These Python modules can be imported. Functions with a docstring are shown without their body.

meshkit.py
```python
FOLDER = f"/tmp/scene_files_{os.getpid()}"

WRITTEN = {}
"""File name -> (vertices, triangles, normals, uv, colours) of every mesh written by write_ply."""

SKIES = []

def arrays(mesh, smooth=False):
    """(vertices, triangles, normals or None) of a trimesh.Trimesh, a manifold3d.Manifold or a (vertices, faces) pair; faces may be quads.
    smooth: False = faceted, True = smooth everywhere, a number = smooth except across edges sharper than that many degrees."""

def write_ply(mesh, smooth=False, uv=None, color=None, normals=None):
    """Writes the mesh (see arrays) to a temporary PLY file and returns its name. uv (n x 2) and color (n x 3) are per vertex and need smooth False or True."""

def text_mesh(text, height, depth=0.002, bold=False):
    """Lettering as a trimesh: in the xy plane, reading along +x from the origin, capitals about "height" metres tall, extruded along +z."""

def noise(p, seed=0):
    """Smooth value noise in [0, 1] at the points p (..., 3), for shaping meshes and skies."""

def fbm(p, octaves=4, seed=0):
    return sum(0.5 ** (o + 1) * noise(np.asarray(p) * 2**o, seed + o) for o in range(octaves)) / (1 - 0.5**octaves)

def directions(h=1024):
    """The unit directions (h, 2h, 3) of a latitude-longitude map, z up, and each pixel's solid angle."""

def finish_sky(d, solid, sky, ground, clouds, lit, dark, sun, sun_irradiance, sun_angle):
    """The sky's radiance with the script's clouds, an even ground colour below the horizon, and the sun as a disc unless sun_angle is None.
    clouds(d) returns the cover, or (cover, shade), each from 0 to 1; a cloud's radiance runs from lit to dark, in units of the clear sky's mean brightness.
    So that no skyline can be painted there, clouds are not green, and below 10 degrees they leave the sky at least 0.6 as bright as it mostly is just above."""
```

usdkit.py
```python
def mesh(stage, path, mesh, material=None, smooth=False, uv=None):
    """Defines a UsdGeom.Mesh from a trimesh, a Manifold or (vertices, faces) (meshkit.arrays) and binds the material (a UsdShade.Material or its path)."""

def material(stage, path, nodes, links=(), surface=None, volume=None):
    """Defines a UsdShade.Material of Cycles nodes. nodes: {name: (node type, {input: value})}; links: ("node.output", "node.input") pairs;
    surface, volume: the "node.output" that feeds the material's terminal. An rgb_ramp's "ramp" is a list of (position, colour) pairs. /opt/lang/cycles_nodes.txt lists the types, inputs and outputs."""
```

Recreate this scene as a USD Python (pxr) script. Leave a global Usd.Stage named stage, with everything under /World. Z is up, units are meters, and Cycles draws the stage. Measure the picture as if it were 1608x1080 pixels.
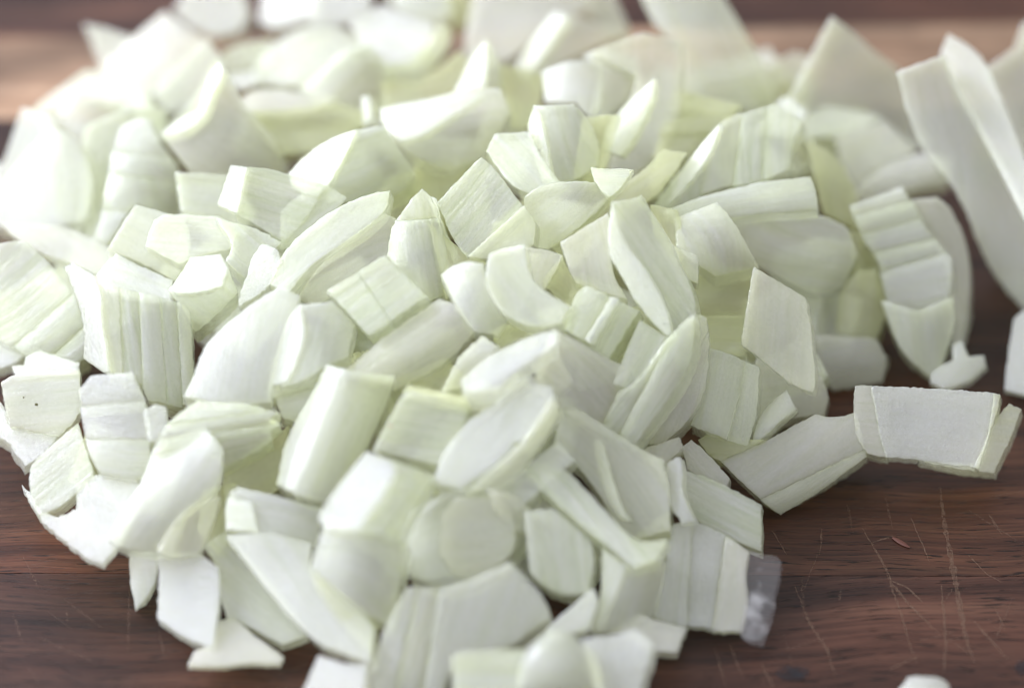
import math, numpy as np, trimesh, usdkit, meshkit
from pxr import Usd, UsdGeom, UsdLux, UsdShade, Gf, Sdf, Vt
from scipy.spatial import Delaunay, cKDTree
from scipy.interpolate import RBFInterpolator
from shapely.geometry import Polygon, Point, LineString, box as sbox
from shapely.ops import split as shsplit
import shapely
from shapely import affinity

stage = Usd.Stage.CreateInMemory()
UsdGeom.SetStageUpAxis(stage, 'Z'); UsdGeom.SetStageMetersPerUnit(stage, 1.0)
UsdGeom.Xform.Define(stage, '/World'); UsdGeom.Scope.Define(stage, '/World/Looks')
rng = np.random.default_rng(11)

# ------------------------------------------------------------------ camera
PITCH = math.radians(43)
DIST = 0.34                       # lens to the board point in the middle of the frame
WIDE = 0.130                      # width of the frame there
PW, PH = 1608.0, 1080.0
FW = np.array([0, math.cos(PITCH), -math.sin(PITCH)])
RT = np.array([1.0, 0, 0]); DN = np.cross(FW, RT)      # DN: downwards in the frame
EYE = -FW * DIST
FOCAL, APER = 95.0, 95.0 * WIDE / DIST
cam = UsdGeom.Camera.Define(stage, '/World/camera')
cam.CreateHorizontalApertureAttr(APER); cam.CreateFocalLengthAttr(FOCAL)
cam.CreateFStopAttr(7.2); cam.CreateFocusDistanceAttr(DIST - 0.026)
cam.CreateClippingRangeAttr(Gf.Vec2f(0.02, 20)); cam.CreateExposureAttr(0.0)
M = Gf.Matrix4d(1)
M.SetRow(0, Gf.Vec4d(*RT, 0)); M.SetRow(1, Gf.Vec4d(*(-DN), 0)); M.SetRow(2, Gf.Vec4d(*(-FW), 0)); M.SetRow(3, Gf.Vec4d(*EYE, 1))
cam.AddTransformOp().Set(M)
K = WIDE / DIST / PW

# ------------------------------------------------------------------ light: one soft window to the left, a dim room
def look_at(xf, pos, target):
    z = np.array(pos, float) - target; z /= np.linalg.norm(z)
    x = np.cross([0, 0, 1.0], z); x /= np.linalg.norm(x); y = np.cross(z, x)
    m = Gf.Matrix4d(1)
    for i, r in enumerate((x, y, z)): m.SetRow(i, Gf.Vec4d(*map(float, r), 0))
    m.SetRow(3, Gf.Vec4d(*map(float, pos), 1)); xf.AddTransformOp().Set(m)
win = UsdLux.RectLight.Define(stage, '/World/window_light')
win.CreateWidthAttr(0.5); win.CreateHeightAttr(0.42); win.CreateIntensityAttr(WIN_I := 9.6)
win.CreateColorAttr(Gf.Vec3f(0.93, 0.965, 1.11)); look_at(win, (-0.46, 0.02, 0.36), np.array([0, 0, 0.01]))
win2 = UsdLux.RectLight.Define(stage, '/World/far_window_light')
win2.CreateWidthAttr(0.9); win2.CreateHeightAttr(0.7); win2.CreateIntensityAttr(1.1)
win2.CreateColorAttr(Gf.Vec3f(0.88, 0.96, 1.2)); look_at(win2, (-0.35, 0.8, 0.55), np.array([0, 0, 0.01]))
room = usdkit.material(stage, '/World/Looks/room_air', {'b': ('background_shader', {'color': (0.955, 0.985, 1.04), 'strength': 0.72})}, surface='b.background')
dome = UsdLux.DomeLight.Define(stage, '/World/room_dome')
UsdShade.MaterialBindingAPI.Apply(dome.GetPrim()).Bind(room)

# ------------------------------------------------------------------ pixels of the photograph -> places
def ray(px, py):
    px, py = np.asarray(px, float), np.asarray(py, float)
    return FW + (px - PW / 2)[..., None] * K * RT + (py - PH / 2)[..., None] * K * DN
def place(px, py, d): return EYE + ray(px, py) * np.asarray(d)[..., None]
def on_board(px, py, h=0.0):
    r = ray(px, py); return EYE + r * ((np.asarray(h) - EYE[2]) / r[..., 2])[..., None]
def depth_at(px, py, h): r = ray(px, py); return (h - EYE[2]) / r[..., 2]
# height of the pile's skin (mm) over the board, seen along those sight lines
HP = np.array([(300,1030,3),(560,1060,5),(860,1050,7),(1000,1050,5),(1200,950,2),(1230,790,3),(1240,720,4),(1580,700,4),(1455,660,6),(1540,560,3),(1390,560,4),
 (20,600,6),(40,760,4),(130,850,3),(0,300,11),(60,180,12),(150,80,11),(330,10,10),(500,20,14),(700,10,15),(900,10,14),(1090,40,15),(1200,120,12),
 (250,450,17),(90,470,11),(200,620,12),(270,760,9),(300,920,3),(450,300,22),(700,350,25),(700,500,23),(900,450,24),(600,200,22),(850,180,24),(1000,150,22),(560,640,17),(600,750,13),(680,680,17),(800,850,9),(1000,700,12),(900,600,18),
 (1040,430,22),(1030,600,16),(1150,500,13),(1215,520,13),(1150,620,9),(1150,240,22),(1250,300,17),(1270,400,13),(1330,200,9),(1400,300,11),(1430,400,9),(1450,500,6),(1520,250,9),(1590,400,3),(1600,150,8),(450,760,12),(450,920,5),(560,880,9),(720,980,6),(870,870,8),(950,900,7),(1110,900,2.5),(1140,790,5),(1330,570,4)], float)
_h = RBFInterpolator(HP[:, :2] / 300, HP[:, 2], kernel='thin_plate_spline', smoothing=0.02)
def pile(px, py): return np.maximum(_h(np.atleast_2d([px, py]).astype(float) / 300), 1.0)[0] / 1000

# ------------------------------------------------------------------ naming
_names = {}
def numbered(parent, name):
    n = _names.get((parent, name), 0); _names[(parent, name)] = n + 1
    return f'{parent}/{name}' + (f'_{n:03d}' if n else '')
def tag(prim, label=None, cat=None, group=None, kind=None):
    for k, v in (('label', label), ('category', cat), ('group', group), ('kind', kind)):
        if v: prim.SetCustomDataByKey(k, v)
def put(parent, name, v, f, mat, origin, smooth=45, uvf=None, side=None):
    """One Mesh prim with world points v, stored about origin."""
    path = numbered(parent, name)
    vv, ff, nn = meshkit.arrays(trimesh.Trimesh(v, f, process=False), smooth)
    uv = None if uvf is None else uvf(vv)
    m = usdkit.mesh(stage, path, (vv - origin, ff), mat, smooth=False, uv=uv)
    if nn is not None:
        m.CreateNormalsAttr(Vt.Vec3fArray.FromNumpy(nn.astype(np.float32))); m.SetNormalsInterpolation('vertex')
    if side is not None:
        UsdGeom.PrimvarsAPI(m).CreatePrimvar('side', Sdf.ValueTypeNames.FloatArray, 'vertex').Set(Vt.FloatArray.FromNumpy(side[cKDTree(v).query(vv)[1]].astype(np.float32)))
    if parent == '/World': UsdGeom.Xformable(m).AddTranslateOp().Set(Gf.Vec3d(*map(float, origin)))
    return m.GetPrim()
def thing(name, origin):
    x = UsdGeom.Xform.Define(stage, numbered('/World', name)); x.AddTranslateOp().Set(Gf.Vec3d(*map(float, origin))); return x.GetPrim()

# ------------------------------------------------------------------ materials
THRU = 0.6
def flesh(name, col, col2, rough=0.38, fibre=0.25, grain=0.25, sss=0.003, spec=0.5, weight=1.0, method='burley', thru=THRU):
    n = {'uv': ('attribute', {'attribute': 'st'}), 'geo': ('texture_coordinate', {}),
         'm1': ('mapping', {'scale': (1.9, 0.10, 1)}), 'n1': ('noise_texture', {'scale': 1.0, 'detail': 3, 'roughness': 0.55, 'distortion': 0.3}),
         'm2': ('mapping', {'scale': (1000, 1000, 1000)}), 'n2': ('noise_texture', {'scale': 3.2, 'detail': 2, 'roughness': 0.6}),
         'm3': ('mapping', {'scale': (0.62, 0.05, 1), 'location': (5.3, 1.7, 0)}), 'n3': ('noise_texture', {'scale': 1.0, 'detail': 2.5, 'roughness': 0.5, 'distortion': 0.25}),
         'r3': ('rgb_ramp', {'ramp': [(0.40, (0, 0, 0)), (0.60, (1, 1, 1))]}),
         'mixc': ('mix', {'color1': col, 'color2': col2}),
         'fr': ('rgb_ramp', {'ramp': [(0.32, (0.83, 0.87, 0.76)), (0.58, (1, 1, 1))]}),
         'mul': ('mix', {'mix_type': 'multiply', 'fac': min(1.0, fibre * 2.2)}),
         'cr': ('rgb_ramp', {'ramp': [(0.35, (0.90, 0.905, 0.87)), (0.62, (1, 1, 1))]}), 'sd': ('attribute', {'attribute': 'side'}), 'mu3': ('mix', {'mix_type': 'multiply', 'color2': (0.985, 0.99, 0.93)}), 'mu2': ('mix', {'mix_type': 'multiply', 'fac': 0.75}),
         'b1': ('bump', {'strength': fibre, 'distance': 0.0005}), 'b2': ('bump', {'strength': grain, 'distance': 0.0004}),
         'rr': ('map_range', {'from_min': 0.3, 'from_max': 0.7, 'to_min': rough - 0.08, 'to_max': rough + 0.14}),
         'tl': ('transparent_bsdf', {'color': (0.98, 0.988, 0.925)}), 'mx': ('mix_closure', {'fac': thru}), 'fz': ('fresnel', {'IOR': 1.38}), 'bk': ('geometry', {}), 'nb': ('math', {'math_type': 'subtract', 'value1': 1.0}), 'fm': ('math', {'math_type': 'multiply'}), 'gl': ('glossy_bsdf', {'color': (1, 1, 1), 'roughness': 0.10}), 'wet': ('mix_closure', {}),
         'p': ('principled_bsdf', { 'coat_roughness': 0.12, 'coat_ior': 1.36, 'subsurface_weight': weight, 'subsurface_scale': sss, 'subsurface_radius': (1, 1, 0.7), 'subsurface_ior': 1.36, 'ior': 1.36, 'specular_ior_level': spec, 'subsurface_method': method})}
    L = [('uv.vector', 'm1.vector'), ('m1.vector', 'n1.vector'), ('geo.object', 'm2.vector'), ('m2.vector', 'n2.vector'), ('uv.vector', 'm3.vector'), ('m3.vector', 'n3.vector'),
         ('n3.fac', 'r3.fac'), ('r3.color', 'mixc.fac'), ('mixc.color', 'mul.color1'), ('n1.fac', 'fr.fac'), ('fr.color', 'mul.color2'), ('mul.color', 'mu2.color1'), ('n2.fac', 'cr.fac'), ('cr.color', 'mu2.color2'), ('sd.fac', 'mu3.fac'), ('mu2.color', 'mu3.color1'), ('mu3.color', 'p.base_color'),
         ('n1.fac', 'b1.height'), ('n2.fac', 'b2.height'), ('b1.normal', 'b2.normal'), ('b2.normal', 'p.normal'), ('n2.fac', 'rr.value'), ('rr.result', 'p.roughness'), ('b2.normal', 'p.coat_normal'), ('p.BSDF', 'mx.closure1'), ('tl.BSDF', 'mx.closure2'), ('b2.normal', 'fz.normal'), ('b2.normal', 'gl.normal'), ('bk.backfacing', 'nb.value2'), ('nb.value', 'fm.value1'), ('fz.fac', 'fm.value2'), ('fm.value', 'wet.fac'), ('mx.closure', 'wet.closure1'), ('gl.BSDF', 'wet.closure2')]
    return usdkit.material(stage, '/World/Looks/' + name, n, L, surface='wet.closure')
FLESH = {
 'w': ('onion_white', (0.955, 0.955, 0.95), (0.94, 0.945, 0.90), {}),
 'c': ('onion_cream', (0.94, 0.94, 0.89), (0.91, 0.915, 0.79), {}),
 'g': ('onion_pale_green', (0.93, 0.945, 0.89), (0.89, 0.915, 0.76), {}),
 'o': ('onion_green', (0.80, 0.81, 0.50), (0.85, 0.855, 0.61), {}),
 'b': ('onion_beige', (0.92, 0.905, 0.87), (0.895, 0.88, 0.80), dict(rough=0.45)),
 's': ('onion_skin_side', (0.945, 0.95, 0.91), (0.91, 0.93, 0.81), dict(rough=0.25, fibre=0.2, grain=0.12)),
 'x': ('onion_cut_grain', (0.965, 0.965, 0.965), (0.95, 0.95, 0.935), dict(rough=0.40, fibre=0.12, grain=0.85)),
 'f': ('onion_fibrous_cut', (0.945, 0.95, 0.91), (0.905, 0.925, 0.80), dict(rough=0.34, fibre=0.6, grain=0.4)),
}
MAT = {k: flesh(n, a, b, **o) for k, (n, a, b, o) in FLESH.items()}
MAT['mem'] = usdkit.material(stage, '/World/Looks/onion_membrane', {
    'geo': ('texture_coordinate', {}), 'm': ('mapping', {'scale': (1000, 1000, 1000)}), 'n': ('noise_texture', {'scale': 0.30, 'detail': 2, 'roughness': 0.5}),
    'r': ('rgb_ramp', {'ramp': [(0.48, (0.95, 0.95, 0.95)), (0.68, (0.66, 0.66, 0.66))]}),
    'n2': ('noise_texture', {'scale': 0.55, 'detail': 3}), 'b': ('bump', {'strength': 0.8, 'distance': 0.0008}),
    't': ('transparent_bsdf', {'color': (0.94, 0.93, 0.94)}), 'd': ('diffuse_bsdf', {'color': (0.85, 0.84, 0.84)}), 'x': ('mix_closure', {}),
    'fz': ('fresnel', {'IOR': 1.42}), 'bk': ('geometry', {}), 'nb': ('math', {'math_type': 'subtract', 'value1': 1.0}), 'fm': ('math', {'math_type': 'multiply'}), 'gl': ('glossy_bsdf', {'color': (1, 1, 1), 'roughness': 0.07}), 'w': ('mix_closure', {})},
    [('geo.object', 'm.vector'), ('m.vector', 'n.vector'), ('m.vector', 'n2.vector'), ('n.fac', 'r.fac'), ('r.color', 'x.fac'), ('n2.fac', 'b.height'), ('b.normal', 'fz.normal'), ('b.normal', 'gl.normal'), ('d.BSDF', 'x.closure1'), ('t.BSDF', 'x.closure2'),
     ('bk.backfacing', 'nb.value2'), ('nb.value', 'fm.value1'), ('fz.fac', 'fm.value2'), ('fm.value', 'w.fac'), ('x.closure', 'w.closure1'), ('gl.BSDF', 'w.closure2')], surface='w.closure')
def plain(name, col, rough=0.5, **k):
    return usdkit.material(stage, '/World/Looks/' + name, {'p': ('principled_bsdf', {'base_color': col, 'roughness': rough, **k})}, surface='p.BSDF')
MAT['speck'] = plain('dark_speck', (0.13, 0.12, 0.05), 0.6)
MAT['rust'] = plain('rust_speck', (0.45, 0.25, 0.16), 0.6)
MAT['drop'] = plain('clear_juice', (1, 1, 1), 0.03, transmission_weight=1.0, ior=1.33)
def wood(name, ramp, pore=1.0, rough=0.42, off=0.0):
    n = {'geo': ('geometry', {}), 'm': ('mapping', {'scale': (1000, 1000, 1000), 'location': (off * 37.0, off * 91.0, 0), 'rotation': (0, 0, 0.012)}),
         'wv': ('noise_texture', {'scale': 0.022, 'detail': 2}), 'ws': ('vector_math', {'math_type': 'scale', 'scale': 9.0}), 'wa': ('vector_math', {'math_type': 'multiply', 'vector2': (0, 1, 0)}), 'wp': ('vector_math', {'math_type': 'add'}),
         'a': ('mapping', {'scale': (0.013, 0.30, 1)}), 'na': ('noise_texture', {'scale': 1.0, 'detail': 5, 'roughness': 0.62, 'distortion': 0.15}),
         'ra': ('rgb_ramp', {'ramp': ramp}),
         'l': ('mapping', {'scale': (0.028, 0.055, 1), 'location': (3.1, 0, 0)}), 'nl': ('noise_texture', {'scale': 1.0, 'detail': 2}), 'rl': ('rgb_ramp', {'ramp': [(0.34, (0.28, 0.26, 0.25)), (0.5, (0.50, 0.485, 0.47)), (0.66, (0.84, 0.81, 0.78))]}),
         'f': ('mapping', {'scale': (0.09, 3.2, 1)}), 'nf': ('noise_texture', {'scale': 1.0, 'detail': 3, 'roughness': 0.6}), 'rf': ('rgb_ramp', {'ramp': [(0.30, (0.50, 0.47, 0.45)), (0.58, (1.1, 1.1, 1.1))]}),
         'q': ('mapping', {'scale': (0.22, 3.6, 1), 'location': (7.7, 2, 0)}), 'nq': ('noise_texture', {'scale': 1.0, 'detail': 2, 'roughness': 0.5}), 'rq': ('rgb_ramp', {'ramp': [(0.34, (0.16, 0.13, 0.12)), (0.40, (1, 1, 1))]}),
         'x1': ('mix', {'mix_type': 'multiply', 'fac': 1.0}), 'x2': ('mix', {'mix_type': 'multiply', 'fac': 1.0}), 'x3': ('mix', {'mix_type': 'multiply', 'fac': pore}),
         'b': ('bump', {'strength': 0.35, 'distance': 0.00012}), 'b2': ('bump', {'strength': 0.5 * pore, 'distance': 0.0002}), 'bw': ('rgb_to_bw', {}),
         'rr': ('map_range', {'from_min': 0.3, 'from_max': 0.7, 'to_min': rough + 0.08, 'to_max': rough - 0.08}),
         'p': ('principled_bsdf', {'specular_ior_level': 0.34})}
    L = [('geo.position', 'm.vector'), ('m.vector', 'wv.vector'), ('wv.color', 'ws.vector1'), ('ws.vector', 'wa.vector1'), ('wa.vector', 'wp.vector1'), ('m.vector', 'wp.vector2')]
    for mp, ns in (('a', 'na'), ('l', 'nl'), ('f', 'nf'), ('q', 'nq')): L += [('wp.vector', mp + '.vector'), (mp + '.vector', ns + '.vector')]
    L += [('na.fac', 'ra.fac'), ('nl.fac', 'rl.fac'), ('nf.fac', 'rf.fac'), ('nq.fac', 'rq.fac'), ('ra.color', 'x1.color1'), ('rl.color', 'x1.color2'), ('x1.color', 'x2.color1'), ('rf.color', 'x2.color2'), ('x2.color', 'x3.color1'), ('rq.color', 'x3.color2'), ('x3.color', 'p.base_color'),
          ('nf.fac', 'b.height'), ('rq.color', 'bw.color'), ('bw.val', 'b2.height'), ('b.normal', 'b2.normal'), ('b2.normal', 'p.normal'), ('nl.fac', 'rr.value'), ('rr.result', 'p.roughness')]
    return usdkit.material(stage, '/World/Looks/' + name, n, L, surface='p.BSDF')
DARK = [(0.30, (0.050, 0.016, 0.008)), (0.45, (0.105, 0.038, 0.020)), (0.57, (0.155, 0.063, 0.034)), (0.70, (0.21, 0.094, 0.048))]
FRONT = [(0.30, (0.046, 0.017, 0.010)), (0.46, (0.088, 0.035, 0.022)), (0.58, (0.128, 0.056, 0.036)), (0.7, (0.17, 0.082, 0.052))]
PALE = [(0.3, (0.26, 0.15, 0.09)), (0.5, (0.42, 0.27, 0.17)), (0.7, (0.54, 0.38, 0.26))]
PALE = [(a, tuple(1.25 * k for k in c)) for a, c in PALE]
WOOD = [wood('walnut_back', DARK, 0.7, 0.45, 1.0), wood('sapwood_strip', PALE, 0.5, 0.45, 2.0), wood('walnut_middle', DARK, 1.0, 0.42, 3.3), wood('walnut_front', FRONT, 1.0, 0.42, 4.6)]

# ------------------------------------------------------------------ the board, plank by plank
def seam(pxl, pxr):                                     # a straight joint of the board through two points of its top
    a, b = on_board(*pxl), on_board(*pxr); s = (b[1] - a[1]) / (b[0] - a[0])
    return lambda x: a[1] + s * (x - a[0])
S1, S2, S3 = seam((0, 60), (1608, 37)), seam((0, 187), (1608, 165)), seam((0, 899), (1608, 904))
X0, X1, YF, YB = -0.17, 0.17, -0.11, 0.17
board = thing('cutting_board', (0, 0, 0)); tag(board, 'dark walnut cutting board with a pale strip, knife scratches and onions on top', 'cutting board')
BP = str(board.GetPath())
def plank(lo, hi, mat, dz, label=None):
    g = 0.00001; xs = np.linspace(X0, X1, 9); ylo, yhi = lo(xs) + g, hi(xs) - g; c = 0.00003; v, f = [], []
    for x, a, b in zip(xs, ylo, yhi):
        v += [(x, a, -0.022), (x, a, dz - c), (x, a + c, dz), (x, b - c, dz), (x, b, dz - c), (x, b, -0.022)]
    for i in range(8):
        for j in range(6):
            k = (j + 1) % 6; A, B, C, D = 6*i + j, 6*(i+1) + j, 6*(i+1) + k, 6*i + k
            f += [(A, B, C), (A, C, D)]
    for j in range(1, 5): f += [(0, j, j + 1), (48, 48 + j + 1, 48 + j)]
    p = put(BP, 'plank', np.array(v), np.array(f), mat, np.zeros(3), smooth=False); tag(p, label); return p
plank(S1, lambda x: x * 0 + YB, WOOD[0], 0.0, 'dark plank along the back of the board')
plank(S2, S1, WOOD[1], -0.00005, 'pale sapwood strip of the board')
plank(S3, S2, WOOD[2], 0.0, 'wide brown plank under the pile')
plank(lambda x: x * 0 + YF, S3, WOOD[3], -0.00004, 'purplish brown plank along the front of the board')

def noisy_mat(name, col, lo, hi, sc):
    return usdkit.material(stage, '/World/Looks/' + name, {'g': ('geometry', {}), 'm': ('mapping', {'scale': (1000, 1000, 1000)}), 'n': ('noise_texture', {'scale': sc, 'detail': 3, 'roughness': 0.7}), 'r': ('rgb_ramp', {'ramp': [(lo, (0, 0, 0)), (hi, (1, 1, 1))]}),
        't': ('transparent_bsdf', {}), 'p': ('principled_bsdf', {'base_color': col, 'roughness': 0.6}), 'x': ('mix_closure', {})},
        [('g.position', 'm.vector'), ('m.vector', 'n.vector'), ('n.fac', 'r.fac'), ('r.color', 'x.fac'), ('t.BSDF', 'x.closure1'), ('p.BSDF', 'x.closure2')], surface='x.closure')
SCR = noisy_mat('scratch_pale', (0.235, 0.145, 0.095), 0.36, 0.95, 3.4)
SCRF = noisy_mat('scratch_faint', (0.20, 0.12, 0.08), 0.42, 1.1, 3.4)
KNOT = noisy_mat('knot_dark', (0.02, 0.018, 0.022), 0.25, 0.85, 0.7)
def scratch(pts, w, mat=None, name='scratch'):
    ls = LineString(pts); n = max(6, int(ls.length / 5)); q = np.array([ls.interpolate(t, True).coords[0] for t in np.linspace(0, 1, n)])
    q[:, 0] += rng.normal(0, 0.5, n)
    P = on_board(q[:, 0], q[:, 1], 0.00003); d = np.gradient(P, axis=0); s = np.cross(d, [0, 0, 1.0]); s /= np.linalg.norm(s, axis=1)[:, None]
    ww = w * 0.00014 * np.sin(np.linspace(0.08, math.pi - 0.08, n)) ** 0.6 * rng.uniform(0.5, 1.3, n)
    v = np.vstack([P - s * ww[:, None], P + s * ww[:, None]]); i = np.arange(n - 1)
    f = np.vstack([np.stack([i, i + 1, i + 1 + n], 1), np.stack([i, i + 1 + n, i + n], 1)])[:, ::-1]
    put(BP, name, v, f, mat or SCR, np.zeros(3), smooth=False)
for w, pts in [(2.6, [(1476,765),(1484,830),(1497,890),(1505,940),(1519,1010),(1530,1040)]), (1.3, [(1353,828),(1384,878),(1402,918),(1424,945),(1455,975),(1475,995)]), (1.0, [(1392,900),(1414,960),(1428,1010),(1440,1040)]),
   (1.1, [(1400,912),(1425,922),(1448,945)]), (0.9, [(1212,832),(1236,870)]), (1.2, [(1248,920),(1270,975),(1300,1022),(1312,1062)]), (1.3, [(1196,1040),(1216,1082)]), (1.2, [(1478,918),(1482,960),(1485,1010),(1482,1055)]),
   (1.3, [(1530,975),(1582,1034)]), (0.8, [(1430,812),(1460,882)]), (0.8, [(1370,851),(1404,841)]), (0.8, [(1394,1052),(1440,1030)]), (1.0, [(1553,808),(1574,840)]), (0.9, [(1145,1010),(1166,1062)]), (0.8, [(1122,1015),(1140,1078)]), (0.9, [(1520,870),(1548,900),(1575,915)]), (0.8,[(1560,950),(1580,990)]), (0.9,[(1290,830),(1288,870)])]: scratch(pts, w)
for pts in [[(203,925),(201,1022)], [(36,872),(62,925)], [(250,990),(258,1032)], [(120,872),(175,858)], [(60,1000),(150,1040)], [(100,940),(160,985)], [(1475,1010),(1510,1000)], [(1490,1000),(1525,1030)], [(1440,1005),(1470,1000),(1500,990)], [(1180,930),(1172,960)], [(1330,790),(1340,840)], [(1390,780),(1402,830)], [(1550,780),(1608,770)], [(1520,800),(1600,850)], [(1560,1010),(1590,940)], [(1300,1000),(1230,1020)], [(1260,905),(1262,970)], [(430,1060),(490,1040)], [(20,960),(35,1010)], [(1320,925),(1318,945)]]: scratch(pts, 1.1, SCRF)
for k in range(12):
    x, y = (rng.uniform(1180, 1600), rng.uniform(790, 1075)) if k < 7 else (rng.uniform(0, 250), rng.uniform(860, 1075))
    a, l = rng.normal(1.25, 0.35), rng.uniform(15, 60); scratch([(x, y), (x + l*0.5*math.cos(a) + rng.normal(0, 1.5), y + l*0.5*math.sin(a)), (x + l*math.cos(a), y + l*math.sin(a))], rng.uniform(0.4, 0.8), SCRF)
def blot(cx, cy, rx, ry, name, mat, z=0.00002, jag=0.2, seed=0):
    r = np.random.default_rng(seed); a = np.linspace(0, 2*math.pi, 33)[:-1]; k = 1 + jag * r.normal(0, 0.4, 32)
    v = np.vstack([on_board(cx, cy, z)[None], on_board(cx + rx*np.cos(a)*k, cy + ry*np.sin(a)*k, z)]); i = np.arange(32)
    put(BP, name, v, np.stack([np.zeros(32, int), 1 + (i + 1) % 32, 1 + i], 1), mat, np.zeros(3), smooth=False)
blot(1244, 1056, 27, 12, 'knot', KNOT, seed=1); blot(1246, 1058, 16, 7, 'knot', KNOT, 0.00003, seed=2); blot(1606, 1048, 13, 12, 'knot', KNOT, seed=3)

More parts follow.
